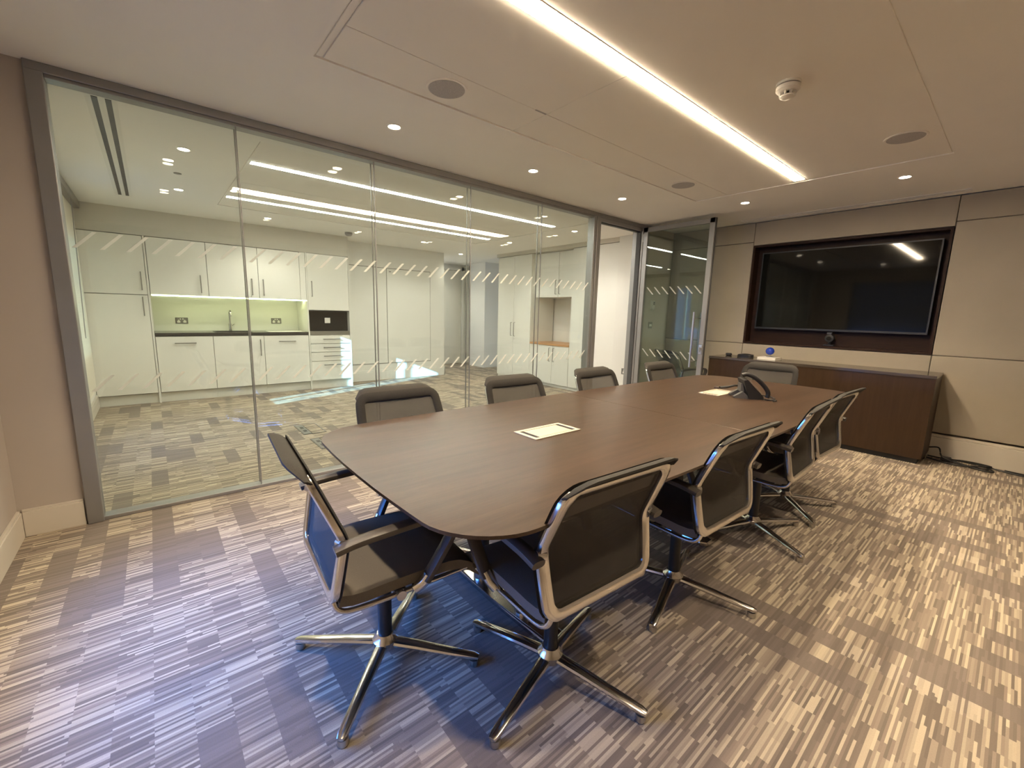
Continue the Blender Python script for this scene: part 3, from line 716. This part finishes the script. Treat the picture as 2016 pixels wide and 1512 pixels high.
for x in (5.615, 5.655, 5.695): box(b, x-0.012, x+0.012, 0.47, 2.40, H-0.006, H, bev=0.001, seg=1)
obj('frame', b, 'ceiling', t); obj('slot', B(5.627, 5.643, 0.475, 2.395, H-0.003, H), 'gap', t); obj('slot', B(5.667, 5.683, 0.475, 2.395, H-0.003, H), 'gap', t)
t = thing('slot_diffuser', 'long air vent with two black slots in the kitchen ceiling', 'vent', (-0.112, 5.05, HK))
b = bm_(); box(b, -0.185, -0.158, 3.55, 6.52, HK-0.004, HK); box(b, -0.130, -0.098, 3.55, 6.52, HK-0.004, HK); box(b, -0.070, -0.045, 3.55, 6.52, HK-0.004, HK)
obj('frame', b, 'white', t); obj('slot', B(-0.158, -0.130, 3.60, 6.48, HK-0.003, HK), 'black', t); obj('slot', B(-0.098, -0.070, 3.60, 6.48, HK-0.003, HK), 'black', t)
b = bm_(); lathe(b, [(0.03, HK), (0.03, HK-0.004), (0.012, HK-0.008)], (0.292, 5.07, 0), 20); tag(obj('sprinkler_cap', b, 'socket', None, loc=(0.292, 5.07, HK)), 'small grey round cap in the kitchen ceiling between downlights', 'sprinkler')
b = bm_(); lathe(b, [(0.055, HK), (0.055, HK-0.03), (0.035, HK-0.05)], (2.43, 6.85, 0), 24); tag(obj('smoke_detector', b, 'greyp', None, loc=(2.43, 6.85, HK)), 'grey smoke detector on the kitchen ceiling near the wall cupboards', 'detector')

# ---------------------------------------------------------------- television niche, television
t = thing('television_niche', 'dark wood lined recess around the television', 'niche', (5.87, 1.42, 0.99))
NY0, NY1, NZ0, NZ1 = 0.552, 2.298, 0.992, 2.186
obj('side_board', B(XR-0.004, 5.962, NY0, NY0+0.022, NZ0, NZ1), 'niche', t); obj('side_board', B(XR-0.004, 5.962, NY1-0.022, NY1, NZ0, NZ1), 'niche', t)
obj('top_board', B(XR-0.004, 5.962, NY0+0.022, NY1-0.022, NZ1-0.022, NZ1), 'niche', t); obj('shelf_board', B(XR-0.006, 5.962, NY0+0.022, NY1-0.022, NZ0, NZ0+0.022), 'niche', t)
obj('back_board', B(5.94, 5.962, NY0+0.022, NY1-0.022, NZ0+0.022, NZ1-0.022), 'niche', t)
t = thing('television', 'large black flat television in the dark wood recess', 'television', (5.90, 1.40, 1.17))
TY0, TY1, TZ0, TZ1 = 0.612, 2.205, 1.180, 2.100
obj('body', B(5.862, 5.938, TY0, TY1, TZ0, TZ1, bev=0.004, seg=1), 'black', t)
obj('screen', B(5.8585, 5.8615, TY0+0.014, TY1-0.014, TZ0+0.022, TZ1-0.014), 'screen', t)
b = bm_()
for a in ((TY0, TY1, TZ0, TZ0+0.006), (TY0, TY1, TZ1-0.005, TZ1), (TY0, TY0+0.005, TZ0, TZ1), (TY1-0.005, TY1, TZ0, TZ1)): box(b, 5.857, 5.8615, *a)
obj('bezel', b, 'black', t)
t = thing('webcam', 'small black video camera on the shelf below the television', 'camera', (5.86, 1.40, 1.014))
b = bm_(); box(b, 5.83, 5.89, 1.35, 1.45, 1.0145, 1.03, bev=0.004, seg=1); cyl(b, (5.86, 1.40, 0), 0.012, 1.03, 1.06, 10); obj('stand', b, 'black', t)
b = bm_(); lathe(b, [(0.03, 5.825), (0.042, 5.83), (0.042, 5.89)], (0, 1.40, 1.10), 20, 'X'); obj('head', b, 'black', t, True)
b = bm_(); lathe(b, [(0.022, 5.820), (0.022, 5.827)], (0, 1.40, 1.10), 16, 'X'); obj('lens', b, 'blackg', t)
b = bm_(); box(b, 5.84, 5.87, 1.385, 1.43, 1.143, 1.168, bev=0.003, seg=1); obj('status_light', b, 'stand_', t)

# ---------------------------------------------------------------- credenza and what stands on it
t = thing('credenza', 'long dark wood credenza under the television', 'credenza', (5.55, 1.46, 0))
CY0, CY1 = 0.445, 2.485
obj('plinth', B(5.345, 5.77, CY0+0.03, CY1-0.03, 0, 0.05), 'black', t)
obj('body', B(5.335, 5.785, CY0, CY1, 0.05, 0.800), 'cred', t)
obj('front_panel', B(5.315, 5.334, CY0, CY1, 0.052, 0.800, bev=0.001, seg=1), 'cred', t)
obj('top', B(5.310, 5.785, CY0-0.004, CY1+0.004, 0.801, 0.830, bev=0.002, seg=1), 'credtop', t)
b = bm_(); lathe(b, [(0.026, 0.8305), (0.036, 0.84), (0.037, 0.852), (0.030, 0.862), (0.02, 0.860)], (5.60, 2.375, 0), 20); tag(obj('puck', b, 'black', None, True, (5.60, 2.375, 0.83)), 'small black round pot on the credenza, left of the other items', 'pot')
t = thing('speakerphone', 'low black conference speaker on the credenza', 'speaker', (5.56, 2.15, 0.83))
b = bm_(); pr = [(0.085*math.cos(a)*(1+0.12*math.cos(3*a)), 0.085*math.sin(a)*(1+0.12*math.cos(3*a))) for a in [k*2*PI/30 for k in range(30)]]
prism(b, [(5.56+x, 2.15+y) for x, y in pr], 0.8305, 0.866, 0.012); obj('body', b, 'black', t)
b = bm_(); lathe(b, [(0.05, 0.866), (0.05, 0.869), (0.03, 0.872)], (5.56, 2.15, 0), 20); obj('grille', b, 'rim', t, True)
t = thing('book', 'thick white book lying flat on the credenza under the blue ball', 'book', (5.58, 1.905, 0.83))
obj('cover', B(5.49, 5.69, 1.80, 2.00, 0.8302, 0.8335), 'white', t); obj('pages', B(5.493, 5.688, 1.803, 1.997, 0.8335, 0.852), 'paper', t); obj('cover', B(5.49, 5.69, 1.80, 2.00, 0.852, 0.8555), 'white', t)
t = thing('blue_ball', 'shiny cobalt blue glass ball on a small stand on the white book', 'ornament', (5.60, 1.905, 0.856))
b = bm_(); lathe(b, [(0.034, 0.8562), (0.034, 0.862), (0.014, 0.868), (0.012, 0.885), (0.02, 0.892)], (5.60, 1.905, 0), 20); obj('stand', b, 'steel', t, True)
b = bm_(); lathe(b, [(0.002, 0.880)] + [(0.046*math.cos(a), 0.924+0.044*math.sin(a)) for a in [-PI/2+PI*k/14 for k in range(1, 14)]] + [(0.002, 0.968)], (5.60, 1.905, 0), 28); obj('ball', b, 'blue', t, True)

# cables lying on the floor at the right of the credenza
t = thing('cable_bundle', 'tangled black cables on the carpet at the right end of the credenza', 'cable', (5.68, 0.18, 0))
paths = [[(5.72, 0.44, 0.02), (5.70, 0.33, 0.02), (5.70, 0.22, 0.025), (5.72, 0.10, 0.02), (5.70, -0.02, 0.012), (5.66, -0.15, 0.01), (5.70, -0.20, 0.01), (5.73, -0.06, 0.012)],
         [(5.74, 0.44, 0.10), (5.68, 0.37, 0.12), (5.66, 0.34, 0.05), (5.64, 0.25, 0.02), (5.58, 0.12, 0.012), (5.56, 0.05, 0.01), (5.60, 0.00, 0.01), (5.68, 0.05, 0.02)],
         [(5.66, 0.44, 0.012), (5.60, 0.32, 0.01), (5.58, 0.22, 0.012), (5.62, 0.10, 0.025), (5.68, 0.02, 0.03), (5.72, 0.08, 0.03), (5.70, 0.20, 0.035), (5.66, 0.30, 0.03)],
         [(5.70, 0.30, 0.03), (5.64, 0.22, 0.02), (5.61, 0.14, 0.014), (5.64, 0.04, 0.012), (5.70, 0.06, 0.02), (5.72, 0.18, 0.02), (5.69, 0.28, 0.03)]]
for p in paths:
    b = bm_(); tube(b, p, 0.0065, 7, n=6); obj('cable', b, 'black', t, True)
obj('plug', B(5.665, 5.715, 0.275, 0.345, 0.004, 0.045, bev=0.006, seg=1), 'black', t)

# ---------------------------------------------------------------- thermostat and switch behind the glass door
t = thing('thermostat', 'white wall thermostat behind the glass door', 'thermostat', (5.385, YG+0.005, 1.45))
obj('case', B(5.345, 5.425, YG-0.018, YG+0.0045, 1.39, 1.515, bev=0.004, seg=1), 'white', t); obj('display', B(5.385, 5.418, YG-0.0195, YG-0.0178, 1.455, 1.503), 'socket', t)
t = thing('light_switch', 'grey steel three-gang light switch behind the glass door', 'switch', (5.375, YG+0.005, 1.175))
obj('plate', B(5.33, 5.42, YG-0.004, YG+0.0045, 1.13, 1.22, bev=0.002, seg=1), 'socket', t)
for k in range(3): obj('rocker', B(5.347+k*0.020, 5.361+k*0.020, YG-0.008, YG-0.0042, 1.16, 1.19), 'white', t)

# ---------------------------------------------------------------- conference table
TX0, TX1, TYc = 0.512, 4.165, 1.360
def table_half(y):  # half width at x
    u = (y-TX0)/(TX1-TX0)*2-1
    return 0.662 - 0.040*u*u
def table_outline(xa, xb):
    """boat-shaped outline clipped to xa..xb, rounded at the true ends"""
    R = 0.20; up = []
    N = 40
    for k in range(N+1):
        x = xa + (xb-xa)*k/N; w = table_half(x); dl = x-TX0; dr_ = TX1-x
        for d_ in (dl, dr_):
            if d_ < R: w = w - R + math.sqrt(max(0, R*R-(R-d_)**2))
        # ends bow out slightly
        up.append((x, w))
    pts = []
    if xa == TX0:
        # near end: refine the corner
        up = [(TX0 + R*(1-math.cos(a)), table_half(TX0+R*(1-math.cos(a))) - R + R*math.sin(a)) for a in [k*PI/2/10 for k in range(11)]] + [p for p in up if p[0] > TX0+R+0.02]
    if xb == TX1:
        up = [p for p in up if p[0] < TX1-R-0.02] + [(TX1 - R*(1-math.cos(a)), table_half(TX1-R*(1-math.cos(a))) - R + R*math.sin(a)) for a in [k*PI/2/10 for k in range(10, -1, -1)]]
    def bow(x, w):
        e = 0.030*(1-(w/0.62)**2)
        if xa == TX0 and x < TX0+R: x -= max(0, e)*(1-(x-TX0)/R)
        if xb == TX1 and x > TX1-R: x += max(0, e)*(1-(TX1-x)/R)
        return x
    pts = [(bow(x, w), TYc+w) for x, w in up]
    low = [(bow(x, w), TYc-w) for x, w in up]
    if xb == TX1:
        w0 = up[-1][1]; pts += [(bow(TX1, w0*s), TYc+w0*s) for s in (0.66, 0.33, 0, -0.33, -0.66)]
    pts += low[::-1]
    if xa == TX0:
        w0 = up[0][1]; pts += [(bow(TX0, w0*s), TYc+w0*s) for s in (-0.66, -0.33, 0, 0.33, 0.66)]
    return pts[::-1]
tb = thing('conference_table', 'long dark walnut conference table in the middle of the room', 'table', (2.34, TYc, 0))
XS = 2.205
for xa, xb in ((TX0, XS-0.001), (XS+0.001, TX1)):
    o = table_outline(xa, xb)
    b = bm_(); prism(b, o, 0.730, 0.740, 0.0015); obj('tabletop', b, 'table', tb)
    cx = sum(p[0] for p in o)/len(o)
    b = bm_(); hi = []; lo = []
    for x, y in o:
        hi.append(b.verts.new((x, y, 0.7298)))
        k_ = 0.985; lo.append(b.verts.new((cx+(x-cx)*(0.965 if abs(x-XS) > 0.01 else 1.0), TYc+(y-TYc)*0.93, 0.706)))
    b.faces.new(hi[::-1]); b.faces.new(lo)
    for k in range(len(o)): b.faces.new((lo[k], hi[k], hi[(k+1) % len(o)], lo[(k+1) % len(o)]))
    obj('edge_bevel', b, 'tedge', tb)
for x in (1.115, 2.335, 3.555):
    b = bm_(); outl = [(-0.058, 0), (-0.050, 0.34), (-0.03, 0.375), (0.03, 0.375), (0.050, 0.34), (0.058, 0), (0.050, -0.34), (0.03, -0.375), (-0.03, -0.375), (-0.050, -0.34)]
    prism(b, [(x+px, TYc+py) for px, py in outl[::-1]], 0.006, 0.032, 0.010); foot = obj('foot', b, 'chrome', tb)
    for q in (-1, 1):
        b = bm_(); cyl(b, (x, TYc+q*0.33, 0), 0.02, 0, 0.007, 12); obj('glide', b, 'black', foot)
    for yy in (-0.15, 0.15):
        b = bm_(); lathe(b, [(0.040, 0.030), (0.040, 0.075), (0.036, 0.085)], (x, TYc+yy, 0), 24); obj('leg_collar', b, 'chrome', tb, True)
        b = bm_(); cyl(b, (x, TYc+yy, 0), 0.033, 0.085, 0.69, 20); obj('leg', b, 'black', tb, True)
    b = bm_(); box(b, x-0.05, x+0.05, TYc-0.45, TYc+0.45, 0.685, 0.706, bev=0.004, seg=1); obj('support_beam', b, 'black', tb)
b = bm_(); box(b, 0.95, 3.72, TYc-0.04, TYc+0.04, 0.64, 0.684, bev=0.004, seg=1); obj('cable_tray', b, 'black', tb)
def power_module(cx, cy, label):
    t = thing('power_module', label, 'socket', (cx, cy, 0.74), 'table power modules')
    z = 0.7402
    b = bm_()
    for a in ((cx-0.147, cx+0.147, cy-0.076, cy-0.058), (cx-0.147, cx+0.147, cy+0.058, cy+0.076), (cx-0.147, cx-0.128, cy-0.058, cy+0.058), (cx+0.128, cx+0.147, cy-0.058, cy+0.058)): box(b, *a, z, z+0.004)
    obj('frame', b, 'cream', t)
    obj('lid', B(cx-0.105, cx+0.105, cy-0.0545, cy+0.0545, z, z+0.0035), 'cream', t)
    obj('recess', B(cx-0.128, cx+0.128, cy-0.058, cy+0.058, z-0.0001, z+0.0002), 'black', t)
    for s_ in (-1, 1): obj('cable_slot', B(cx+s_*0.1165-0.0105, cx+s_*0.1165+0.0105, cy-0.056, cy+0.056, z, z+0.0012), 'black', t)
power_module(1.388, 1.375, 'cream power module set in the near half of the table')
power_module(3.200, 1.408, 'cream power module set in the table beside the desk phone')

# desk phone, built facing +x then turned
def phone():
    ang = math.atan2(-0.80, 0.60); c = Vector((3.20, 1.205, 0.74))
    R_ = Matrix.Rotation(ang, 3, 'Z')
    t = thing('desk_phone', 'black desk phone on a wedge stand near the far end of the table', 'phone', c)
    def put(name, b, mat, sm=False):
        bmesh.ops.scale(b, verts=b.verts, vec=(0.88, 0.88, 0.88)); bmesh.ops.rotate(b, verts=b.verts, cent=(0, 0, 0), matrix=R_); bmesh.ops.translate(b, verts=b.verts, vec=c); return obj(name, b, mat, t, sm)
    def slab(pts, y0, y1, b=None):
        b = b or bm_()
        A = [b.verts.new((x, y0, z)) for x, z in pts]; Bq = [b.verts.new((x, y1, z)) for x, z in pts]; n = len(pts)
        b.faces.new(A); b.faces.new(Bq[::-1])
        for k in range(n): b.faces.new((A[k], Bq[k], Bq[(k+1) % n], A[(k+1) % n]))
        return b
    put('body', slab([(-0.005, 0.0), (0.095, 0.0), (0.100, 0.012), (-0.035, 0.150), (-0.055, 0.145), (-0.05, 0.125)], -0.095, 0.095), 'black')
    put('face_plate', slab([(0.096, 0.018), (-0.034, 0.151), (-0.031, 0.154), (0.099, 0.021)], -0.09, 0.03), 'blackg')
    b = bm_(); tube(b, [(0.122, -0.085, 0.018), (0.126, -0.085, 0.060), (0.085, -0.085, 0.118), (0.020, -0.085, 0.172), (-0.035, -0.085, 0.194), (-0.072, -0.085, 0.186)], 0.0165, 10, (0, 1, 0), 4, None); put('handset', b, 'black', True)
    b = bm_(); tube(b, [(0.090, -0.050, 0.045), (-0.012, -0.050, 0.150)], 0.003, 6, (0, 1, 0)); put('trim_line', b, 'greyp')
    put('stand', slab([(-0.11, 0.0), (-0.005, 0.0), (-0.02, 0.03), (-0.05, 0.055), (-0.115, 0.012)], -0.085, -0.045), 'stand_')
    put('stand', slab([(-0.11, 0.0), (-0.005, 0.0), (-0.02, 0.03), (-0.05, 0.055), (-0.115, 0.012)], 0.045, 0.085), 'stand_')
    put('stand', slab([(-0.06, 0.05), (-0.03, 0.05), (-0.045, 0.11), (-0.06, 0.115)], -0.045, 0.045), 'stand_')
    b = bm_()
    for r_ in range(3):
        for q in range(4): box(b, -0.006, 0.006, -0.03+q*0.016-0.004, -0.03+q*0.016+0.006, 0, 0.003)
    bm2 = bm_()
    for r_ in range(4):
        for q in range(3):
            u = 0.03 + r_*0.018; x = 0.096-u*0.70; z = 0.020+u*0.715
            box(bm2, x-0.004, x+0.006, -0.030+q*0.018, -0.018+q*0.018, z+0.001, z+0.006)
    b.free(); o = put('keypad', bm2, 'greyp'); o['kind'] = 'stuff'
    b = bm_(); tube(b, [(0.09, -0.085, 0.008), (0.14, -0.10, 0.006), (0.185, -0.06, 0.006), (0.20, 0.02, 0.006), (0.16, 0.09, 0.006), (0.06, 0.11, 0.006)], 0.0045, 8, n=6); put('cord', b, 'black', True)
    b = bm_(); tube(b, [(0.11, -0.12, 0.008), (0.155, -0.125, 0.009), (0.17, -0.15, 0.010), (0.14, -0.165, 0.007)], 0.0045, 8, n=5); put('handset_cord', b, 'black', True)
phone()
t = thing('cable_end', 'short black cable with shiny plug lying behind the desk phone', 'cable', (3.46, 1.45, 0.74))
b = bm_(); tube(b, [(3.42, 1.50, 0.747), (3.45, 1.44, 0.757), (3.52, 1.42, 0.765), (3.60, 1.40, 0.755), (3.62, 1.34, 0.747)], 0.009, 8, n=6); obj('cable', b, 'black', t, True)
b = bm_(); box(b, 3.385, 3.435, 1.485, 1.525, 0.7405, 0.757, bev=0.004, seg=1); obj('plug', b, 'chrome', t)

# ---------------------------------------------------------------- chairs (built facing +x at the origin)
def back_profile():
    P0, P1, P2 = Vector((-0.217, 0, 0.434)), Vector((-0.186, 0, 0.632)), Vector((-0.270, 0, 0.832))
    out = []
    d1 = (P1-P0).normalized(); d2 = (P2-P1).normalized(); r = 0.026
    a, b_ = P1-d1*r, P1+d2*r
    for k in range(6): out.append(P0.lerp(a, k/6))
    for k in range(7): 
        u = k/6; out.append(a*(1-u)**2 + P1*2*u*(1-u) + b_*u*u)
    for k in range(1, 8): out.append(b_.lerp(P2, k/7))
    return out
BP = back_profile()
BL = [0.0]
for a, b_ in zip(BP, BP[1:]): BL.append(BL[-1] + (b_-a).length)
SL = BL[-1]
def bpt(w, s, off=0.0):
    s = min(max(s, 0), SL)
    for i in range(len(BP)-1):
        if s <= BL[i+1] or i == len(BP)-2:
            u = (s-BL[i])/(BL[i+1]-BL[i]); p = BP[i].lerp(BP[i+1], u); tg = (BP[i+1]-BP[i]).normalized(); break
    n = Vector((tg.z, 0, -tg.x))
    return Vector((p.x, w, p.z)) + n*off, n
def halfw(s):
    u = s/SL
    return 0.212 + 0.016*math.sin(PI*min(1, u*0.9))
def back_loop(inset, rc, sm=0.0):
    """rounded rectangle in (w,s), returned as points and normals"""
    s0, s1 = 0.010+inset, SL-0.006-inset
    ws = []
    def side(sg):
        return [(sg*(halfw(s)-inset), s) for s in [s0+rc + (s1-s0-2*rc)*k/16 for k in range(17)]]
    def corner(cx, cs, a0, a1): return [(cx+rc*math.cos(a), cs+rc*math.sin(a)) for a in [a0+(a1-a0)*k/5 for k in range(1, 5)]]
    R_ = side(1); L_ = side(-1)[::-1]
    wr_, wb_ = halfw(s1-rc)-inset, halfw(s0+rc)-inset
    seq = R_ + corner(wr_-rc, s1-rc, 0, PI/2) + [((wr_-rc)*k, s1) for k in (1, 0.5, 0, -0.5, -1)] + corner(-wr_+rc, s1-rc, PI/2, PI) + L_ + corner(-wb_+rc, s0+rc, PI, 1.5*PI) + [((wb_-rc)*k, s0) for k in (-1, -0.5, 0, 0.5, 1)] + corner(wb_-rc, s0+rc, 1.5*PI, 2*PI)
    return seq
def chair(label, group):
    t = thing('conference_chair', label, 'chair', (0, 0, 0), group)
    # polished back frame
    seq = back_loop(0.0, 0.045); P = [bpt(w, s) for w, s in seq]
    rr = [(0.019*math.copysign(abs(math.cos(a))**0.6, math.cos(a)), 0.0105*math.copysign(abs(math.sin(a))**0.6, math.sin(a))) for a in [2*PI*k/12 for k in range(12)]]
    def fscale(w, s):
        k = min(1.0, max(0.0, (s-(SL-0.055))/0.045)); k0 = min(1.0, max(0.0, (0.055-s)/0.045)); inn = min(1.0, max(0.0, (0.205-abs(w))/0.03))
        return 1.10 - 0.55*k*inn - 0.15*k0*inn
    b = bm_(); sweep(b, [p for p, n in P], [n for p, n in P], rr, True, [fscale(w, s) for w, s in seq]); obj('back_frame', b, 'chrome', t, True)
    # dark rim on the sitter's side
    P = [bpt(w, s, 0.0125) for w, s in seq]
    rr2 = [(0.024*math.cos(a), 0.005*math.sin(a)) for a in [2*PI*k/8 for k in range(8)]]
    b = bm_(); sweep(b, [p for p, n in P], [n for p, n in P], rr2, True); obj('back_rim', b, 'rim', t, True)
    # mesh membrane
    b = bm_(); nu, nv = 10, 22; g_ = []
    for layer, off in ((0, 0.009), (1, 0.005)):
        rows_ = []
        for j in range(nv+1):
            s = 0.016 + (SL-0.03)*j/nv; row = []
            for i in range(nu+1):
                u = -1+2*i/nu; w = u*(halfw(s)-0.004)
                p, n = bpt(w, s, off - 0.010*(1-u*u)); row.append(b.verts.new(p))
            rows_.append(row)
        g_.append(rows_)
    for layer in (0, 1):
        for j in range(nv):
            for i in range(nu): b.faces.new((g_[layer][j][i], g_[layer][j][i+1], g_[layer][j+1][i+1], g_[layer][j+1][i]))
    bd = lambda G: G[0] + [r[-1] for r in G[1:]] + G[-1][-2::-1] + [r[0] for r in G[-2:0:-1]]
    A, Bq = bd(g_[0]), bd(g_[1])
    for k in range(len(A)): b.faces.new((A[k], A[(k+1) % len(A)], Bq[(k+1) % len(A)], Bq[k]))
    obj('backrest', b, 'mesh', t, True)
    # padded top edge curling backwards
    b = bm_(); prof = []
    top, nn = bpt(0, SL)
    c1, c2, c3 = top + Vector((0.016, 0, -0.030)), top + Vector((0.005, 0, 0.027)), top + Vector((-0.050, 0, 0.036))
    ctr = [c1*(1-u)**2 + c2*2*u*(1-u) + c3*u*u for u in [k/6 for k in range(7)]]
    rows_ = []
    for i in range(15):
        v = -1+2*i/14; w = v*0.232; sh = max(0.0, abs(v)-0.72)/0.28
        ring = []
        dr_ = Vector((0.0, 0, 0.0))
        up_, dn_ = [], []
        for k, p in enumerate(ctr):
            tg = (ctr[min(k+1, 6)]-ctr[max(k-1, 0)]).normalized(); n = Vector((tg.z, 0, -tg.x)); th = 0.0055*(1-0.5*sh)*(0.6 if k in (0, 6) else 1)
            q = ctr[0] + (p-ctr[0])*(1-0.62*sh**2.2) + Vector((0, w, 0))
            up_.append(q+n*th); dn_.append(q-n*th)
        rows_.append([b.verts.new(x) for x in up_+dn_[::-1]])
    for a, c_ in zip(rows_, rows_[1:]):
        for k in range(14): b.faces.new((a[k], a[(k+1) % 14], c_[(k+1) % 14], c_[k]))
    b.faces.new(rows_[0][::-1]); b.faces.new(rows_[-1])
    obj('top_roll', b, 'roll', t, True)
    # seat pad
    b = bm_(); nx, ny = 12, 10; G = [[], []]
    for L in (0, 1):
        for i in range(nx+1):
            x = -0.205 + 0.475*i/nx; row = []
            zc = 0.452 + 0.010*math.sin(PI*i/nx*0.9) - (0.055*((i-9)/3)**2 if i > 9 else 0) + (0.016*((2-i)/2)**2 if i < 2 else 0)
            for j in range(ny+1):
                v = -1+2*j/ny; w = v*0.222
                dish = -0.010*(1-v*v)
                row.append(b.verts.new((x, w, zc+dish-(0.042 if L else 0)+(0.006*(1-v*v) if L else 0) - (0.008*v**8 if not L else 0))))
            G[L].append(row)
    for L in (0, 1):
        for i in range(nx):
            for j in range(ny): b.faces.new((G[L][i][j], G[L][i][j+1], G[L][i+1][j+1], G[L][i+1][j]))
    A, Bq = bd(G[0]), bd(G[1])
    for k in range(len(A)): b.faces.new((A[k], A[(k+1) % len(A)], Bq[(k+1) % len(A)], Bq[k]))
    obj('seat', b, 'seat', t, True)
    for sg in (-1, 1):
        b = bm_(); tube(b, [(-0.216, sg*0.206, 0.446), (-0.205, sg*0.214, 0.415), (-0.165, sg*0.218, 0.400), (-0.05, sg*0.218, 0.398), (0.10, sg*0.217, 0.402), (0.22, sg*0.214, 0.404), (0.262, sg*0.20, 0.396)], 0.0085, 10, (0, 1, 0), 4); obj('seat_rail', b, 'chrome', t, True)
        # armrest: from the back kink forward, then folding down to the seat rail
        path = smooth_path([(-0.218, sg*0.263, 0.626), (-0.150, sg*0.263, 0.638), (-0.02, sg*0.264, 0.647), (0.105, sg*0.264, 0.652), (0.150, sg*0.263, 0.632), (0.140, sg*0.258, 0.575), (0.095, sg*0.250, 0.495), (0.060, sg*0.238, 0.430)], 4)
        nr = []
        for i in range(len(path)):
            tg = (path[min(i+1, len(path)-1)]-path[max(i-1, 0)]).normalized(); nr.append(tg.cross(Vector((0, 1, 0))))
        b = bm_(); sweep(b, path, nr, [(0.0225*math.copysign(abs(math.cos(a))**0.7, math.cos(a)), 0.0125*math.copysign(abs(math.sin(a))**0.7, math.sin(a))) for a in [2*PI*k/12 for k in range(12)]]); ar = obj('armrest', b, 'arm', t, True)
        b = bm_(); tube(b, [(-0.197, sg*0.224, 0.630), (-0.192, sg*0.252, 0.634)], 0.014, 12, (0, 0, 1)); obj('pivot', b, 'chrome', ar, True)
        b = bm_(); tube(b, [(0.070, sg*0.242, 0.448), (0.052, sg*0.232, 0.418), (0.030, sg*0.220, 0.400)], 0.019, 10, (0, 1, 0), 3); obj('arm_foot', b, 'chrome', ar, True)
    b = bm_(); tube(b, [(-0.02, -0.235, 0.398), (-0.02, -0.218, 0.398)], 0.016, 12); obj('adjuster_knob', b, 'chrome', t, True)
    # swivel mechanism, column, four-star base
    b = bm_(); box(b, -0.105, 0.085, -0.055, 0.055, 0.345, 0.396, bev=0.012, seg=2); box(b, -0.03, 0.01, -0.212, 0.212, 0.378, 0.400, bev=0.006, seg=1); obj('mechanism', b, 'black', t)
    b = bm_(); cyl(b, (0, 0, 0), 0.0255, 0.09, 0.35, 20); obj('column', b, 'black', t, True)
    b = bm_(); lathe(b, [(0.030, 0.050), (0.044, 0.056), (0.046, 0.080), (0.034, 0.094), (0.030, 0.104), (0.0265, 0.105)], (0, 0, 0), 24); obj('hub', b, 'chrome', t, True)
    for k in range(4):
        b = bm_(); path = [(0.025, 0, 0.068), (0.12, 0, 0.060), (0.24, 0, 0.047), (0.335, 0, 0.037), (0.352, 0, 0.034)]
        prof = [(0.021*math.copysign(abs(math.cos(a))**0.7, math.cos(a)), 0.012*math.copysign(abs(math.sin(a))**0.8, math.sin(a))) for a in [2*PI*q/10 for q in range(10)]]
        sweep(b, path, [(0, 0, 1)]*5, prof, False, [1.1, 1.0, 0.88, 0.78, 0.55]); lg = obj('leg', b, 'chrome', t, True)
        b = bm_(); lathe(b, [(0.015, 0.0), (0.017, 0.004), (0.017, 0.026)], (0.335, 0, 0), 14); obj('glide', b, 'steel', lg, True)
        lg.rotation_euler.z = k*PI/2
    return t
def place(t, x, y, th, basedeg, label=None):
    t.location = (x, y, 0); t.rotation_euler.z = th
    if label: t['label'] = label
    k = 0
    for ch in t.children:
        if ch.name.split('.')[0] == 'leg': ch.rotation_euler.z = math.radians(basedeg) - th + k*PI/2; k += 1
def copy_tree(o, parent=None):
    c_ = o.copy(); COL.objects.link(c_)
    if parent: c_.parent = parent
    for ch in o.children: copy_tree(ch, c_)
    return c_
R = math.radians
proto = chair('', 'conference chairs')
spots = [(0.569, 1.370, -0.080, 45, 'mesh-back swivel chair at the near end of the table, blue light on its back'),
         (1.007, 0.941, 1.514, 16, 'mesh-back swivel chair in front on the right side, its polished back frame largest in view'),
         (1.805, 0.914, 1.538, 17, 'second mesh-back swivel chair from the front on the right side of the table'),
         (2.726, 0.909, 1.611, 64, 'third mesh-back swivel chair from the front on the right side of the table'),
         (3.329, 0.927, 1.536, 45, 'mesh-back swivel chair on the right side nearest the credenza'),
         (1.010, 1.900, -1.565, 40, 'mesh-back swivel chair on the glass side, nearest the near end of the table'),
         (1.835, 1.900, -1.60, 20, 'second mesh-back swivel chair along the glass side, counted from the near end'),
         (2.690, 1.895, -1.57, 30, 'third mesh-back swivel chair on the glass side, before the post of the doorway'),
         (3.640, 1.890, -1.56, 25, 'mesh-back swivel chair on the glass side, before the open glass door'),
         (4.310, 1.530, 3.15, 45, 'mesh-back swivel chair at the far end of the table, before the credenza'),
         (5.375, 2.86, -0.40, 45, 'mesh-back swivel chair tucked behind the open glass door')]
kids = None
for i, (x, y, th, bd_, lab) in enumerate(spots):
    t = proto if i == 0 else copy_tree(proto)
    if i == 0: cs = [proto]
    else: cs.append(t)
for t, (x, y, th, bd_, lab) in zip(cs, spots): place(t, x, y, th, bd_, lab)
